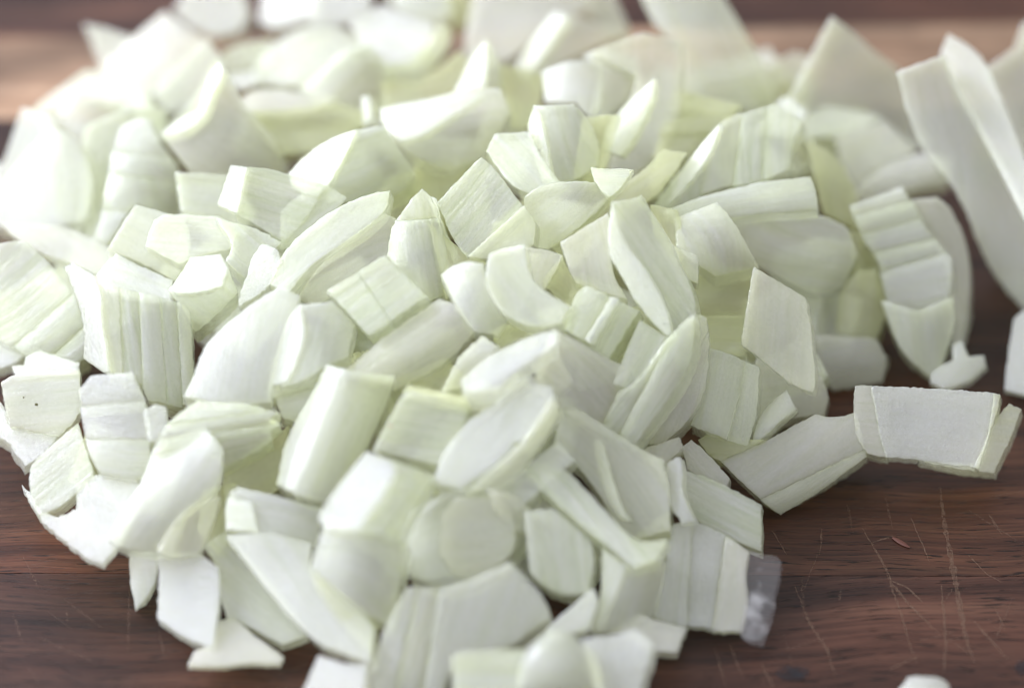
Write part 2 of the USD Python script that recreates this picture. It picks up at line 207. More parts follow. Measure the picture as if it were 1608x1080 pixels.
# ------------------------------------------------------------------ onion solids
def body(poly, dfun, ext, r=0.14, step=0.55, wob=0.12, seed=0, relief=0.1, back_shrink=0.0):
    """poly: shapely polygon in mm across the line of sight; dfun: mm of depth of its front skin; ext: (x, y, depth) mm from front to back. Returns mm points (x, y, depth) and faces."""
    g = np.random.default_rng(seed)
    q = poly
    r = min(r * (0.45 if r < 0.9 else 1), 0.2 * math.sqrt(q.area))
    def ring(p, s):
        if p.is_empty: return np.zeros((0, 2))
        out = []
        for u in getattr(p, 'geoms', [p]):
            c = np.array(u.exterior.coords)
            for A, B in zip(c[:-1], c[1:]):
                n = max(1, int(round(np.linalg.norm(B - A) / s))); out += [A + (B - A) * t for t in np.arange(n) / n]
        return np.array(out)
    pts = ring(q, step * 0.6)
    nb = len(pts)
    pts = [pts] + [ring(q.buffer(-r * k, join_style=2), step * 0.75) for k in (0.12, 0.4, 0.8)]
    x0, y0, x1, y1 = q.bounds
    gx, gy = np.meshgrid(np.arange(x0, x1, step), np.arange(y0, y1, step)); gx = gx + (np.arange(gx.shape[0]) % 2)[:, None] * step / 2
    gp = np.stack([gx.ravel(), gy.ravel()], 1) + g.uniform(-0.1, 0.1, (gx.size, 2)) * step
    inner = q.buffer(-r * 1.2)
    if not inner.is_empty: pts.append(gp[shapely.contains_xy(inner, gp[:, 0], gp[:, 1])])
    p = np.vstack([a for a in pts if len(a)])
    tri = Delaunay(p).simplices
    c = p[tri].mean(1); tri = tri[shapely.contains_xy(q.buffer(1e-4), c[:, 0], c[:, 1])]
    A = p[tri]; ar = (A[:, 1, 0]-A[:, 0, 0])*(A[:, 2, 1]-A[:, 0, 1]) - (A[:, 1, 1]-A[:, 0, 1])*(A[:, 2, 0]-A[:, 0, 0])
    tri = tri[np.abs(ar) > 1e-7]; ar = ar[np.abs(ar) > 1e-7]; tri[ar < 0] = tri[ar < 0][:, ::-1]
    used = np.unique(tri); mp = -np.ones(len(p), int); mp[used] = np.arange(len(used)); p = p[used]; tri = mp[tri]
    dist = shapely.distance(shapely.boundary(q), shapely.points(p))
    k = np.clip(1 - dist / r, 0, 1); edge = r * (1 - np.sqrt(np.maximum(0, 1 - k * k)))
    e = np.concatenate([tri[:, [0, 1]], tri[:, [1, 2]], tri[:, [2, 0]]]); key = {tuple(x) for x in e.tolist()}
    be = np.array([x for x in e.tolist() if (x[1], x[0]) not in key])
    n3 = np.column_stack([p * 0.42, np.full(len(p), seed * 3.7)])
    rel = (meshkit.fbm(n3, 3, seed) - 0.5) * 2 * relief + (meshkit.noise(n3 * 5.5, seed + 5) - 0.5) * 0.25 * relief
    w = np.stack([meshkit.fbm(n3 * 3.2 + 31, 4, seed) - 0.5, meshkit.fbm(n3 * 3.2 + 77, 4, seed) - 0.5], 1) * 1.6 * wob
    w = w + np.stack([meshkit.noise(n3 * 9 + 11, seed) - 0.5, meshkit.noise(n3 * 9 + 57, seed) - 0.5], 1) * 1.4 * wob
    p = p + w
    d = dfun(p[:, 0], p[:, 1])
    front = np.column_stack([p, d + edge + rel])
    ctr = p.mean(0)
    bp = ctr + (p - ctr) * (1 - back_shrink) + np.array(ext[:2])
    rel2 = (meshkit.fbm(n3 + 50, 3, seed) - 0.5) * 2 * relief
    back = np.column_stack([bp, d + np.maximum(ext[2] - edge + rel2, edge + 0.2)])
    V, F, N = [front], [tri], len(front)
    bi = np.unique(be); loc = {b: i for i, b in enumerate(bi)}; rows = [bi]
    ns = 3
    for s in range(1, ns):
        t = s / ns; mid = front[bi] * (1 - t) + back[bi] * t
        mid[:, :2] += (np.stack([meshkit.noise(mid * 0.9 + 9, seed), meshkit.noise(mid * 0.9 + 40, seed)], 1) - 0.5) * 0.35
        V.append(mid); rows.append(np.arange(len(bi)) + N); N += len(bi)
    V.append(back); F.append(tri[:, ::-1] + N); rows.append(bi + N)
    li = np.array([[loc[a], loc[b]] for a, b in be])
    for a, b in zip(rows[:-1], rows[1:]):
        A, B, C, D = a[li[:, 0]], a[li[:, 1]], b[li[:, 1]], b[li[:, 0]]
        F += [np.stack([A, D, C], 1), np.stack([A, C, B], 1)]
    V, F = np.vstack(V), np.vstack(F)
    side = np.ones(len(V)); side[:len(front)] = np.clip(1 - dist / 0.22, 0, 1) * 0.9     # 0 on the cut face, 1 on the skin sides
    SIDE[0] = side
    return V, F[:, ::-1]
SIDE = [None]

def soften(P):
    """Rounds the gentle corners of an outline and leaves the sharp ones."""
    for _ in range(2):
        out = []
        for i in range(len(P)):
            a, b, c = P[i - 1], P[i], P[(i + 1) % len(P)]
            u, v = b - a, c - b; t = math.degrees(math.acos(np.clip(u @ v / (np.linalg.norm(u) * np.linalg.norm(v) + 1e-9), -1, 1)))
            out += [b - u * 0.25, b + v * 0.25] if 8 < t < 36 else [b]
        P = np.array(out)
    return P
_seed = [100]
SPOTS = []
def piece(z, mat, label, pts, t=(0, -0.35), c=None, e=(0, 1.2, 6), h=None, cuts=None, mats=None, steps=None, r=0.14, name='onion_piece', cat='onion piece', group=None, fib=None, c2=None, specks=(), drops=(), extra=(), wob=0.14, relief=0.1, soft=None, min_z=0.0002, back=0.0):
    """One piece of onion: outline pts as seen in the photograph, standing on its own distance with its own tilt t, curl c and thickness e."""
    _seed[0] += 1; seed = _seed[0]
    P = soften(np.array(pts, float)); pg = Polygon(P); e = (e[0] * 0.5, e[1] * 0.5, e[2])
    if not pg.is_valid: pg = pg.buffer(0); pg = max(getattr(pg, 'geoms', [pg]), key=lambda q: q.area)
    cx, cy = pg.centroid.x, pg.centroid.y
    hh = pile(cx, cy) if h is None else h / 1000
    d0 = float(depth_at(cx, cy, hh)) - z / 1000
    mm = d0 * K * 1000                                 # mm per pixel there
    def local(q): return (np.asarray(q, float) - (cx, cy)) * mm
    lp = Polygon(local(pg.exterior.coords))
    Q = np.array(lp.exterior.coords)
    def curl(c):
        if c is None: return lambda X, Y: 0 * X
        a = math.radians(c[0]); S = max(1e-6, np.abs(Q[:, 0]*math.cos(a) + Q[:, 1]*math.sin(a)).max())
        return lambda X, Y: c[1] * (np.minimum(np.abs(X*math.cos(a) + Y*math.sin(a)) / S, 1.2)) ** 2
    k1, k2 = curl(c), curl(c2)
    dfun = lambda X, Y: t[0]*X + t[1]*Y + k1(X, Y) + k2(X, Y)
    def world(v):
        d = d0 + v[:, 2] / 1000
        return EYE + (FW + (v[:, 0] / 1000 / d0)[:, None] * RT + (v[:, 1] / 1000 / d0)[:, None] * DN + (cx - PW/2) * K * RT + (cy - PH/2) * K * DN) * d[:, None]
    if fib is None:
        mr = np.array(lp.minimum_rotated_rectangle.exterior.coords); s = mr[1:3] - mr[:2]; l = s[np.argmax(np.linalg.norm(s, axis=1))]; fib = math.degrees(math.atan2(l[1], l[0]))
    fa = math.radians(fib)
    polys = [lp]
    for cut in (cuts or []):
        a, b = local(cut); d = (b - a) / np.linalg.norm(b - a); ln = LineString([a - d * 60, b + d * 60])
        polys = [q for p_ in polys for q in shsplit(p_, ln).geoms if q.area > 0.15]
    if cuts:
        a, b = local(cuts[0]); nrm = np.array([-(b - a)[1], (b - a)[0]]); polys.sort(key=lambda q: q.centroid.x*nrm[0] + q.centroid.y*nrm[1])
    # stand it on the board when it would dip below
    g = np.random.default_rng(seed)
    low = world(np.column_stack([Q, dfun(Q[:, 0], Q[:, 1])]))[:, 2].min()
    if low < min_z: d0 -= (min_z - low) / math.sin(PITCH)
    org = world(np.array([[0, 0, e[2] / 2]]))[0]; org[2] = max(0.0, org[2] - 0.004)
    multi = len(polys) > 1 or extra or specks or drops
    parent = '/World'
    def uvf(vv):
        rel = vv - org; X, Y = rel @ RT * 1000, rel @ DN * 1000; Zd = rel @ FW * 1000
        return np.column_stack([-X*math.sin(fa) + Y*math.cos(fa) + 0.6*Zd, X*math.cos(fa) + Y*math.sin(fa)]) + seed * 13.7
    if multi:
        prim = thing(name, org); parent = str(prim.GetPath())
    for i, q in enumerate(polys):
        qq = q.buffer(-0.012) if len(polys) > 1 else q
        if qq.geom_type != 'Polygon': qq = max(qq.geoms, key=lambda x: x.area)
        if qq.is_empty: continue
        off, rib = 0, (lambda X, Y: 0 * X)
        if len(polys) > 1:
            off = 0.6 * (steps[i % len(steps)] if steps else g.uniform(-0.3, 0.3))
            a, b = local(cuts[0]); dd = (b - a) / np.linalg.norm(b - a); nn_ = np.array([-dd[1], dd[0]]); ss = np.array(q.exterior.coords) @ nn_; lo, hi = ss.min(), ss.max()
            if abs(off) > 0.05 and hi - lo < 7: rib = lambda X, Y, m=(lo + hi) / 2, w=(hi - lo) / 2 + 1e-6: 0.3 * np.minimum(1.2, np.abs((X*nn_[0] + Y*nn_[1] - m) / w)) ** 2.5
            k = g.uniform(-0.25, 0.25) * (abs(off) > 0.05); qq = affinity.translate(qq, dd[0] * k, dd[1] * k)
        v, f = body(qq, lambda X, Y: dfun(X, Y) + off + rib(X, Y), e, r=r if len(polys) == 1 else min(r, 0.22), seed=seed * 7, wob=wob, relief=relief, back_shrink=back)
        w = world(v); w[:, 2] = np.maximum(w[:, 2], 0.0001 + 0.00002 * (seed % 5))
        m = MAT[mats[i % len(mats)] if mats else mat]
        p = put(parent, name if not multi else ('flesh' if len(polys) == 1 else 'layer'), w, f, m, org, uvf=uvf, side=SIDE[0])
        if not multi: prim = p
    for nm, m2, pts2, t2, dz, e2, c2_ in extra:            # a facet or a part of its own: outline, tilt, mm nearer than the thing's face, thickness, curl
        L = Polygon(local(soften(np.array(pts2, float)))); ctr = np.array(L.centroid.coords[0]); base = float(dfun(np.array([ctr[0]]), np.array([ctr[1]]))[0]) - dz
        LQ = np.array(L.exterior.coords) - ctr
        def kc(X, Y):
            if c2_ is None: return 0 * X
            a = math.radians(c2_[0]); S = np.abs(LQ[:, 0]*math.cos(a) + LQ[:, 1]*math.sin(a)).max(); return c2_[1] * np.minimum(np.abs((X-ctr[0])*math.cos(a) + (Y-ctr[1])*math.sin(a)) / S, 1.2) ** 2
        v, f = body(L, lambda X, Y: base + t2[0]*(X-ctr[0]) + t2[1]*(Y-ctr[1]) + kc(X, Y), e2, r=min(r, 0.3), seed=seed * 7 + 31 + len(nm), wob=wob, relief=relief)
        w = world(v); w[:, 2] = np.maximum(w[:, 2], 0.0001)
        put(parent, nm, w, f, MAT[m2], org, uvf=uvf, side=SIDE[0])
    for (sx, sy, rad, *kind) in specks:
        L = local([(sx, sy)])[0]; s = trimesh.creation.icosphere(2, rad); v = np.array(s.vertices) * [1, 0.8, 0.35] + g.normal(0, rad * 0.08, s.vertices.shape)
        v = np.column_stack([L[0] + v[:, 0], L[1] + v[:, 1], float(dfun(np.array([L[0]]), np.array([L[1]]))[0]) - 0.05 + v[:, 2]])
        put(parent, 'speck', world(v), s.faces, MAT['rust' if kind else 'speck'], org, smooth=True)
    for (sx, sy, rad) in drops:
        L = local([(sx, sy)])[0]; s = trimesh.creation.icosphere(2, rad); v = np.array(s.vertices) * [0.8, 1.1, 0.55]
        v = np.column_stack([L[0] + v[:, 0], L[1] + v[:, 1], float(dfun(np.array([L[0]]), np.array([L[1]]))[0]) - 0.26 + v[:, 2]])
        put(parent, 'juice_drop', world(v), s.faces, MAT['drop'], org, smooth=True)
    tag(prim, label, cat, group)
    return prim


# ------------------------------------------------------------------ the onions: (mm nearer, flesh, label, outline ...)
# --- back rim
piece(0, 'w', 'blurred white chunk at the far top left, left of the dark gap', [(272,18),(290,-14),(382,-16),(392,25),(376,52),(335,60),(300,45)], t=(0.1,-0.3), e=(1,2,9), r=0.8)
piece(-2, 'w', 'pale pointed chip sticking out to the left against the pale wood strip', [(132,37),(205,54),(240,85),(205,130),(162,116)], t=(0,0.2), r=0.6)
piece(0, 'b', 'tall grey-white wedge with its peak against the dark back plank, beside the pointed chip', [(258,17),(300,48),(332,70),(270,150),(200,150),(153,110),(205,60)], t=(-0.3,0), c=(20,1.5), e=(1,2,8), r=0.7)
piece(2, 'w', 'grey-green slab leaning below the far white chunk', [(325,60),(348,92),(345,112),(322,130),(320,170),(262,178),(240,148),(270,105)], t=(0.3,-0.2), e=(1,2,6), r=0.6)
piece(0, 'g', 'broad pale green leaf-like piece on the far left shoulder of the pile', [(135,109),(165,112),(235,142),(240,165),(195,175),(130,162),(90,180),(42,182),(62,160)], t=(-0.1,-0.7), c=(90,1), e=(0.5,1.5,7), r=0.6)
piece(-1, 'w', 'pale outermost piece on the left rim beside the wood', [(35,168),(82,183),(100,240),(60,290),(-20,320),(-20,265),(5,255),(18,215)], t=(-0.5,0.2), e=(2,2,8), r=0.6)
piece(2, 'b', 'grey-faced block with a bright left corner on the left shoulder', [(104,140),(150,155),(195,162),(205,200),(180,262),(135,250),(78,200)], t=(0.25,0), c=(0,3), e=(1,3,8), r=0.8)
piece(4, 'w', 'bright rounded chunk with a bluish dent on the left rim', [(80,200),(115,214),(135,245),(150,300),(135,345),(60,368),(-15,358),(-15,300),(40,238)], t=(-0.35,0.1), c=(0,2.5), e=(1,3,9), r=0.8)
piece(-1, 'g', 'shaded green filler chunk behind the bright stepped tower', [(130,200),(200,165),(260,170),(262,215),(200,260),(175,330),(150,390),(110,380),(130,300)], t=(0.2,0), e=(1,2,8), r=0.7, c=(0,1.5))
piece(4, 's', 'stepped bright tower of layers on the upper left of the pile', [(184,200),(212,184),(234,189),(242,215),(270,250),(292,285),(295,330),(272,348),(212,322),(168,387),(149,376),(160,340),(160,308),(172,262),(175,238)], t=(0.15,0), c=(15,4), e=(2,3,9), cuts=[((170,238),(260,246)),((160,268),(300,290)),((155,330),(290,338))], mats=['x','w','s','w'], steps=[0.1,-0.15,0.15,-0.1], fib=80, r=0.5)
piece(6, 'b', 'twisted horn-shaped piece with a curled lip at the upper left', [(345,98),(358,112),(364,132),(398,182),(430,212),(446,262),(430,300),(360,285),(302,272),(275,240),(255,213),(285,208),(312,182),(322,155),(323,125)], t=(0.3,0.3), c=(30,3), e=(2,4,8), r=0.8,
  extra=[('curled_lip','w',[(250,213),(268,194),(312,170),(324,120),(345,96),(352,112),(330,160),(318,188),(285,212)],(-0.6,-0.2),1.3,(0.6,0.8,2.5),(60,0.6))])
piece(3, 'g', 'pale wedge in the hollow behind the curled lip', [(262,196),(312,150),(325,110),(345,90),(345,130),(320,170),(275,205)], t=(0.3,-0.5), e=(0,1,5), r=0.4)
piece(3, 'g', 'small pale sliver between the stepped tower and the horn', [(215,150),(240,160),(262,190),(255,225),(240,205),(212,186)], t=(0,-0.3), e=(0,2,6), r=0.6)
piece(2, 'w', 'small white tile right of the horn tip', [(350,116),(398,110),(412,128),(385,142),(362,136)], t=(0,-0.8), e=(0,1.2,4), r=0.5)
piece(-3, 'g', 'green-grey wedge lying below the far white chunk', [(340,92),(372,68),(430,62),(420,105),(380,112),(350,116)], t=(0.2,-0.6), e=(0,2,6), r=0.6)
piece(1, 'g', 'large pale blue-green slab near the back, above the grey blade', [(395,114),(410,85),(440,60),(482,38),(548,46),(578,70),(545,97),(500,118),(470,138),(430,134),(400,130)], t=(-0.2,-0.6), c=(30,1.5), e=(1,3,7), r=0.7)
piece(0, 'g', 'rounded green hump behind the blue-white rectangle', [(535,78),(578,66),(604,98),(610,130),(605,175),(560,192),(510,170),(468,140),(500,115)], t=(0.2,0.2), c=(20,3), e=(0,2,8), r=0.8)
piece(2, 'b', 'thin grey blade lying flat left of the green hump', [(375,158),(400,140),(440,139),(482,147),(530,154),(503,172),(440,184),(392,186)], t=(0,-0.7), c=(0,1), e=(0,1.5,4), r=0.5)
piece(-2, 'o', 'shaded green piece below the grey blade', [(385,175),(470,168),(530,160),(580,180),(560,215),(500,235),(440,245),(410,215)], t=(0.2,-0.1), e=(0,2,7), r=0.7)
piece(3, 'w', 'short white stub standing in the green shade behind the big block', [(566,152),(580,150),(586,190),(570,196)], t=(-0.3,0), e=(1,1,4), r=0.5)
piece(1, 'w', 'pinkish white chunk at the top edge, right of the dark gap', [(412,-14),(500,-14),(492,28),(455,42),(430,48),(405,34)], t=(-0.3,-0.2), e=(1,2,8), r=0.8)
piece(2, 'w', 'bluish white chunk at the top edge beside the pinkish one', [(490,-12),(582,-12),(586,12),(562,32),(530,42),(486,40)], t=(0.1,-0.6), e=(0,2,8), r=0.8)
piece(4, 'w', 'bright blue-white rectangle with a green front edge near the top', [(548,36),(600,8),(628,20),(682,38),(676,64),(642,98),(602,104),(572,76)], t=(-0.15,-0.75), e=(1.6,3.6,4), r=0.5, steps=None,
  extra=[('front_edge','g',[(602,102),(643,97),(678,62),(690,33),(708,46),(706,76),(655,139),(610,128)],(0.3,0.2),0.0,(0,0.6,4),None)])
piece(1, 'g', 'pale green piece at the top edge above the blue-white rectangle', [(602,-14),(705,-14),(712,20),(688,40),(640,26),(615,10)], t=(0,-0.3), e=(0,2,8), c=(0,1), r=0.7)
piece(-3, 'o', 'dark green sliver in the gap at the top edge', [(695,-10),(745,-12),(740,40),(705,42)], t=(0.1,0), e=(0,2,6), r=0.5)
piece(0, 'b', 'big lilac-grey slab across the top edge of the pile', [(734,30),(748,-14),(922,-14),(926,14),(884,32),(842,62),(802,95),(772,108),(728,90)], t=(0,-0.2), c=(10,1.5), e=(0,3,9), r=0.8)
piece(1, 'b', 'grey block with a bright left edge behind the tallest cluster', [(868,20),(894,24),(962,42),(990,52),(935,75),(880,102),(826,122),(808,108),(838,60)], t=(0.3,-0.2), c=(-30,2), e=(1,3,8), r=0.7,
  extra=[('bright_edge','w',[(868,19),(893,25),(868,62),(838,108),(820,122),(807,108),(838,58)],(-0.9,-0.2),0.9,(0.8,0.8,3),None)])
piece(-2, 'b', 'grey-green wedge at the top edge beside the dark gap', [(920,-12),(964,-12),(990,50),(960,55),(925,25)], t=(0.3,0), e=(0,2,7), r=0.7)
piece(3, 'c', 'large broad slab leaning at the top right, cut by the frame', [(1000,-14),(1132,-14),(1180,68),(1218,132),(1224,170),(1150,200),(1072,182),(1066,70),(1032,48)], t=(0.25,0.25), c=(15,4), e=(2,4,8), r=0.7, fib=70)
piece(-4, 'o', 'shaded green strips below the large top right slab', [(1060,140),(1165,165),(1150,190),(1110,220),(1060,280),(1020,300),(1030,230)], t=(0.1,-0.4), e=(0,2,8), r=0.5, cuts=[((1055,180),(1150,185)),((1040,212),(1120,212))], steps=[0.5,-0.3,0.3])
# --- upper middle cluster
piece(5, 'w', 'small upright spike with a pointed yellowish tip', [(765,60),(782,88),(790,132),(768,146),(708,156),(724,122),(740,86)], t=(0.1,0.1), c=(0,2), e=(0.5,2,5), r=0.35, fib=90,
  extra=[('lit_side','w',[(763,62),(742,88),(726,122),(712,150),(760,136),(765,100)],(-0.8,-0.3),0.8,(0.4,0.6,2),None)])
piece(3, 'b', 'crumpled lilac slab with shaded underside below the spike', [(596,172),(618,163),(652,160),(690,150),(732,138),(786,139),(802,178),(782,212),(760,250),(700,270),(660,250),(630,232),(600,200)], t=(0.1,0.1), c=(65,3.5), e=(0,4,7), r=0.5,
  extra=[('upper_ply','w',[(598,172),(652,160),(700,150),(730,140),(764,150),(700,190),(655,218),(630,222),(602,198)],(-0.15,-0.6),0.7,(0.3,0.8,2.5),(40,0.6))])
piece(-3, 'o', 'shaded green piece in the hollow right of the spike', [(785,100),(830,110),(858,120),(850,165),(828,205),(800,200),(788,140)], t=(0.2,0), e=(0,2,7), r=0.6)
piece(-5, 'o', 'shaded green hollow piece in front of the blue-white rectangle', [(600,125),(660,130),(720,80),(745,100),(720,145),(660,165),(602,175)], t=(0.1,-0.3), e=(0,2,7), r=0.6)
piece(4, 'g', 'big two-faced block in the upper middle, pale bluish left and green right', [(455,272),(485,238),(530,212),(578,200),(603,199),(652,272),(632,302),(565,325),(500,312),(460,292)], t=(0.2,0.1), c=(40,3.5), e=(1,3,8), r=0.5,
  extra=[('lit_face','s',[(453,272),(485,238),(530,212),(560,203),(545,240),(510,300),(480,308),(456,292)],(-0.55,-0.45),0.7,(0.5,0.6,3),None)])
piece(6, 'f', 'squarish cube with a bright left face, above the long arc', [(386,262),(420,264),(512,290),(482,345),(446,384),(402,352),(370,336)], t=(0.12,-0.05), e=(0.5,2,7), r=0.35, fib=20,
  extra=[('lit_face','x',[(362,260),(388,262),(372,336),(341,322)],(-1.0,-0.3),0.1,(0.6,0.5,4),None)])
piece(8, 's', 'long bright arched strip like an eyebrow in the upper middle', [(612,299),(609,325),(590,346),(532,388),(492,412),(452,462),(421,446),(440,402),(470,368),(530,324),(580,304)], t=(-0.1,-0.45), c=(130,1.2), e=(0.8,2.4,4.5), r=0.5, fib=-35)
piece(3, 'b', 'beige piece lying under the arched strip and above the square cube', [(605,335),(640,352),(640,405),(600,415),(520,470),(490,482),(466,468),(500,415),(560,365)], t=(0.15,0), c=(-45,2), e=(0,2,7), r=0.6)
piece(9, 'f', 'clean square cube with a hairline crack in the middle of the pile', [(605,400),(671,465),(580,528),(514,457)], t=(0.02,-0.12), e=(1.2,2.2,7), r=0.28, fib=-32, cuts=[((562,428),(614,505))], steps=[-0.05,0.05])
piece(6, 's', 'pale green upright block with a narrow shine, beside the square cube', [(622,345),(640,318),(662,295),(684,318),(700,390),(712,458),(668,476),(640,440),(606,402),(612,360)], t=(0.2,0), c=(5,2.2), e=(0.5,2,7), r=0.35, cuts=[((612,348),(700,342))], steps=[0.25,-0.15], mats=['c','g'])
piece(4, 'w', 'thin bright wedge squeezed between the shining block and the tilted rectangle', [(668,305),(686,312),(694,350),(720,398),(712,410),(694,370),(680,330)], t=(-0.7,0), e=(0.3,1,4), r=0.25)
piece(8, 'f', 'tilted grey-white rectangle with fine grain above the centre', [(686,318),(755,246),(768,254),(822,326),(735,405),(716,386)], t=(0.12,0), e=(1.8,2.2,5), r=0.3, fib=-48)
piece(5, 'c', 'beige piece peeking from under the tilted grey-white rectangle', [(822,322),(842,352),(838,385),(792,402),(762,408),(735,402)], t=(0.2,0.1), e=(1,2,6), r=0.4)
piece(6, 'g', 'pale greenish tile behind the tilted rectangle, left of the speckled cube', [(764,238),(776,210),(832,206),(850,250),(885,292),(835,306),(800,292)], t=(-0.1,-0.4), e=(0.5,2,6), r=0.4)
piece(7, 'g', 'cube with one tiny dark speck on its bright left edge, near the top', [(838,166),(900,164),(926,188),(943,232),(938,262),(892,290),(862,282),(832,205),(828,196)], t=(0.2,0), c=(10,2.2), e=(0.5,2.5,7), r=0.35, fib=75, specks=[(847,236,0.17)],
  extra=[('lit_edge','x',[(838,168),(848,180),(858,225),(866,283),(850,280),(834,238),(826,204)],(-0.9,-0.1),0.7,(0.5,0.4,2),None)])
piece(6, 'w', 'bright cube with a yellow nib at its corner in the tall cluster', [(850,112),(890,96),(921,94),(946,110),(942,168),(926,186),(902,162),(855,162)], t=(-0.1,-0.1), c=(0,1.5), e=(0.5,2,6), r=0.4)
piece(4, 'w', 'white-grey cube right of the yellow-nibbed cube', [(915,86),(955,77),(1002,92),(998,135),(975,165),(940,200),(925,190),(944,112)], t=(0.15,0.1), c=(0,1.5), e=(0.5,2,6), r=0.5)
piece(1, 'b', 'large lilac slab with a scalloped right edge behind the mint sliver', [(925,82),(1010,50),(1030,56),(1068,66),(1072,100),(1066,135),(1070,160),(1064,200),(1040,242),(1000,275),(950,305),(930,262),(980,190),(1000,120)], t=(0.2,0), c=(-20,1.5), e=(1,2.5,6), r=0.4)
piece(7, 's', 'mint coloured lance-shaped sliver standing in the tall cluster', [(1028,122),(1028,150),(1000,212),(975,245),(944,234),(944,214),(966,180),(1002,144)], t=(-0.35,-0.35), c=(35,0.8), e=(1,1,3), r=0.35, fib=-55)
piece(8, 'g', 'small pointed wedge just below the speckled cube', [(928,264),(994,266),(972,300),(956,310),(935,290)], t=(0,-0.5), e=(0.3,1,4), r=0.3)
piece(3, 'c', 'yellow-grey piece in the middle of the upper pile, right of the tilted rectangle', [(826,305),(862,285),(935,286),(962,308),(925,345),(870,388),(855,392),(826,382),(818,340)], t=(0.15,0.1), c=(-40,1.8), e=(0,2,7), r=0.5)
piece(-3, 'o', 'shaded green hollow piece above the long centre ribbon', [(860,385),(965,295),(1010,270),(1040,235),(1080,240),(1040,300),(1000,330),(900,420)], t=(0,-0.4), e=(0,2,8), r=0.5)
# --- centre
piece(9, 's', 'crescent-shaped white ring segment left of centre', [(768,398),(796,388),(826,384),(828,420),(840,446),(896,482),(882,508),(842,516),(800,502),(772,472),(760,432)], t=(0.05,-0.1), c=(-45,-1.8), e=(1,2,5), r=0.6, fib=50)
piece(7, 'w', 'rounded lilac-topped chunk left of the white crescent', [(692,432),(704,420),(732,409),(760,414),(766,452),(800,500),(782,528),(745,520),(714,480)], t=(0.1,0.1), c=(20,2.5), e=(0.5,2.5,6), r=0.7)
piece(5, 'b', 'small grey tile in the bend of the white crescent', [(826,388),(862,392),(884,402),(872,428),(852,458),(838,440)], t=(0.2,-0.1), e=(0,1,5), r=0.3)
piece(3, 'o', 'green piece behind the crescent and the pair of bars', [(850,440),(882,402),(895,430),(940,450),(935,475),(895,485),(880,478)], t=(0,0), e=(0,2,6), r=0.4)
piece(6, 'b', 'grey-beige block left of the long centre ribbon', [(880,380),(955,334),(960,360),(958,405),(965,435),(985,470),(938,458),(905,446),(892,420)], t=(0.05,0), c=(-50,1.2), e=(0.5,2.5,6), r=0.4)
piece(10, 'f', 'long two-tone ribbon curving down the centre of the pile', [(960,317),(1004,309),(1006,306),(1016,326),(1045,365),(1062,408),(1086,450),(1093,480),(1091,540),(1080,585),(1062,575),(1046,528),(1010,492),(975,432),(955,398),(956,350)], t=(0.2,0.08), c=(-35,0.8), e=(1.2,1.5,5), r=0.2, fib=62, specks=[(1043,508,0.16)],
  extra=[('lit_face','x',[(962,322),(966,345),(982,382),(1022,434),(1050,490),(1055,530),(1042,524),(1008,488),(974,430),(954,398),(955,348)],(-0.1,0.1),0.75,(0.3,0.3,2),None)])
piece(8, 'f', 'lower end of the layered ribbon, a pale green strip cut off at an angle', [(1046,530),(1090,490),(1092,545),(1074,592),(1030,652),(996,700),(940,680),(972,612),(1000,600)], t=(0.1,0.15), c=(-20,1.2), e=(1.5,2,5), r=0.3, fib=-58, cuts=[((1046,545),(968,690))], steps=[-0.2,0.25])
piece(5, 'c', 'yellowish layers fanning out behind the lower ribbon', [(1088,490),(1110,498),(1114,540),(1110,605),(1094,645),(1068,672),(1040,698),(1006,696),(1028,658),(1076,590)], t=(0.25,0.1), c=(0,1.5), e=(0.5,2,6), r=0.3, cuts=[((1112,520),(1020,690))], steps=[0.4,-0.3], mats=['b','c'])
piece(8, 'f', 'first of three small bars under the ribbon, white topped', [(920,446),(972,470),(932,542),(888,516),(900,464)], t=(0,-0.2), e=(1.2,2.2,6), r=0.3, fib=-60, cuts=[((960,464),(916,534))], steps=[-0.1,0.1], mats=['w','g'])
piece(6, 'g', 'second of three small bars under the ribbon, greenish', [(970,472),(1004,488),(956,564),(926,545)], t=(0.1,-0.1), e=(1,2,6), r=0.3, fib=-58)
piece(7, 'f', 'third of three small bars under the ribbon, nearest the lower strip', [(1005,502),(1049,530),(1032,560),(988,612),(962,602),(985,545)], t=(0.1,-0.15), e=(0.8,2,6), r=0.3, fib=-55)
piece(-2, 'o', 'dark green gap piece beneath the three small bars', [(880,500),(1000,480),(1060,520),(1000,600),(930,570)], t=(0,-0.2), e=(0,2,7), r=0.4)
piece(7, 'b', 'large smooth grey-beige slab in the centre front', [(868,516),(890,526),(990,582),(972,630),(940,680),(868,634),(838,615),(846,560)], t=(0.5,0.2), c=(40,1.2), e=(1,2,6), r=0.3)
piece(11, 'x', 'curled bright white shaving in front of the grey-beige slab', [(724,597),(760,562),(832,526),(874,519),(877,540),(834,568),(802,588),(782,612),(746,617),(728,610)], t=(-0.25,-0.8), c=(60,1.0), e=(0.3,3,2.5), r=0.25)
piece(6, 'b', 'grey step below the curled bright shaving', [(728,606),(782,610),(812,585),(832,596),(790,625),(758,648),(734,642)], t=(0.1,0.1), e=(0,2,5), r=0.35)
piece(5, 'c', 'beige curved piece behind the bright shaving, right of the olive slab', [(700,600),(722,555),(758,527),(786,545),(772,562),(735,592),(722,612),(692,614)], t=(0.1,-0.1), c=(60,1.5), e=(0.5,2,6), r=0.4)
piece(4, 'b', 'large olive-beige slab below the square cube', [(540,582),(600,530),(690,468),(722,480),(745,522),(704,570),(620,614),(600,602),(560,592)], t=(0.1,0.05), c=(55,2.2), e=(0.5,3,7), r=0.5)
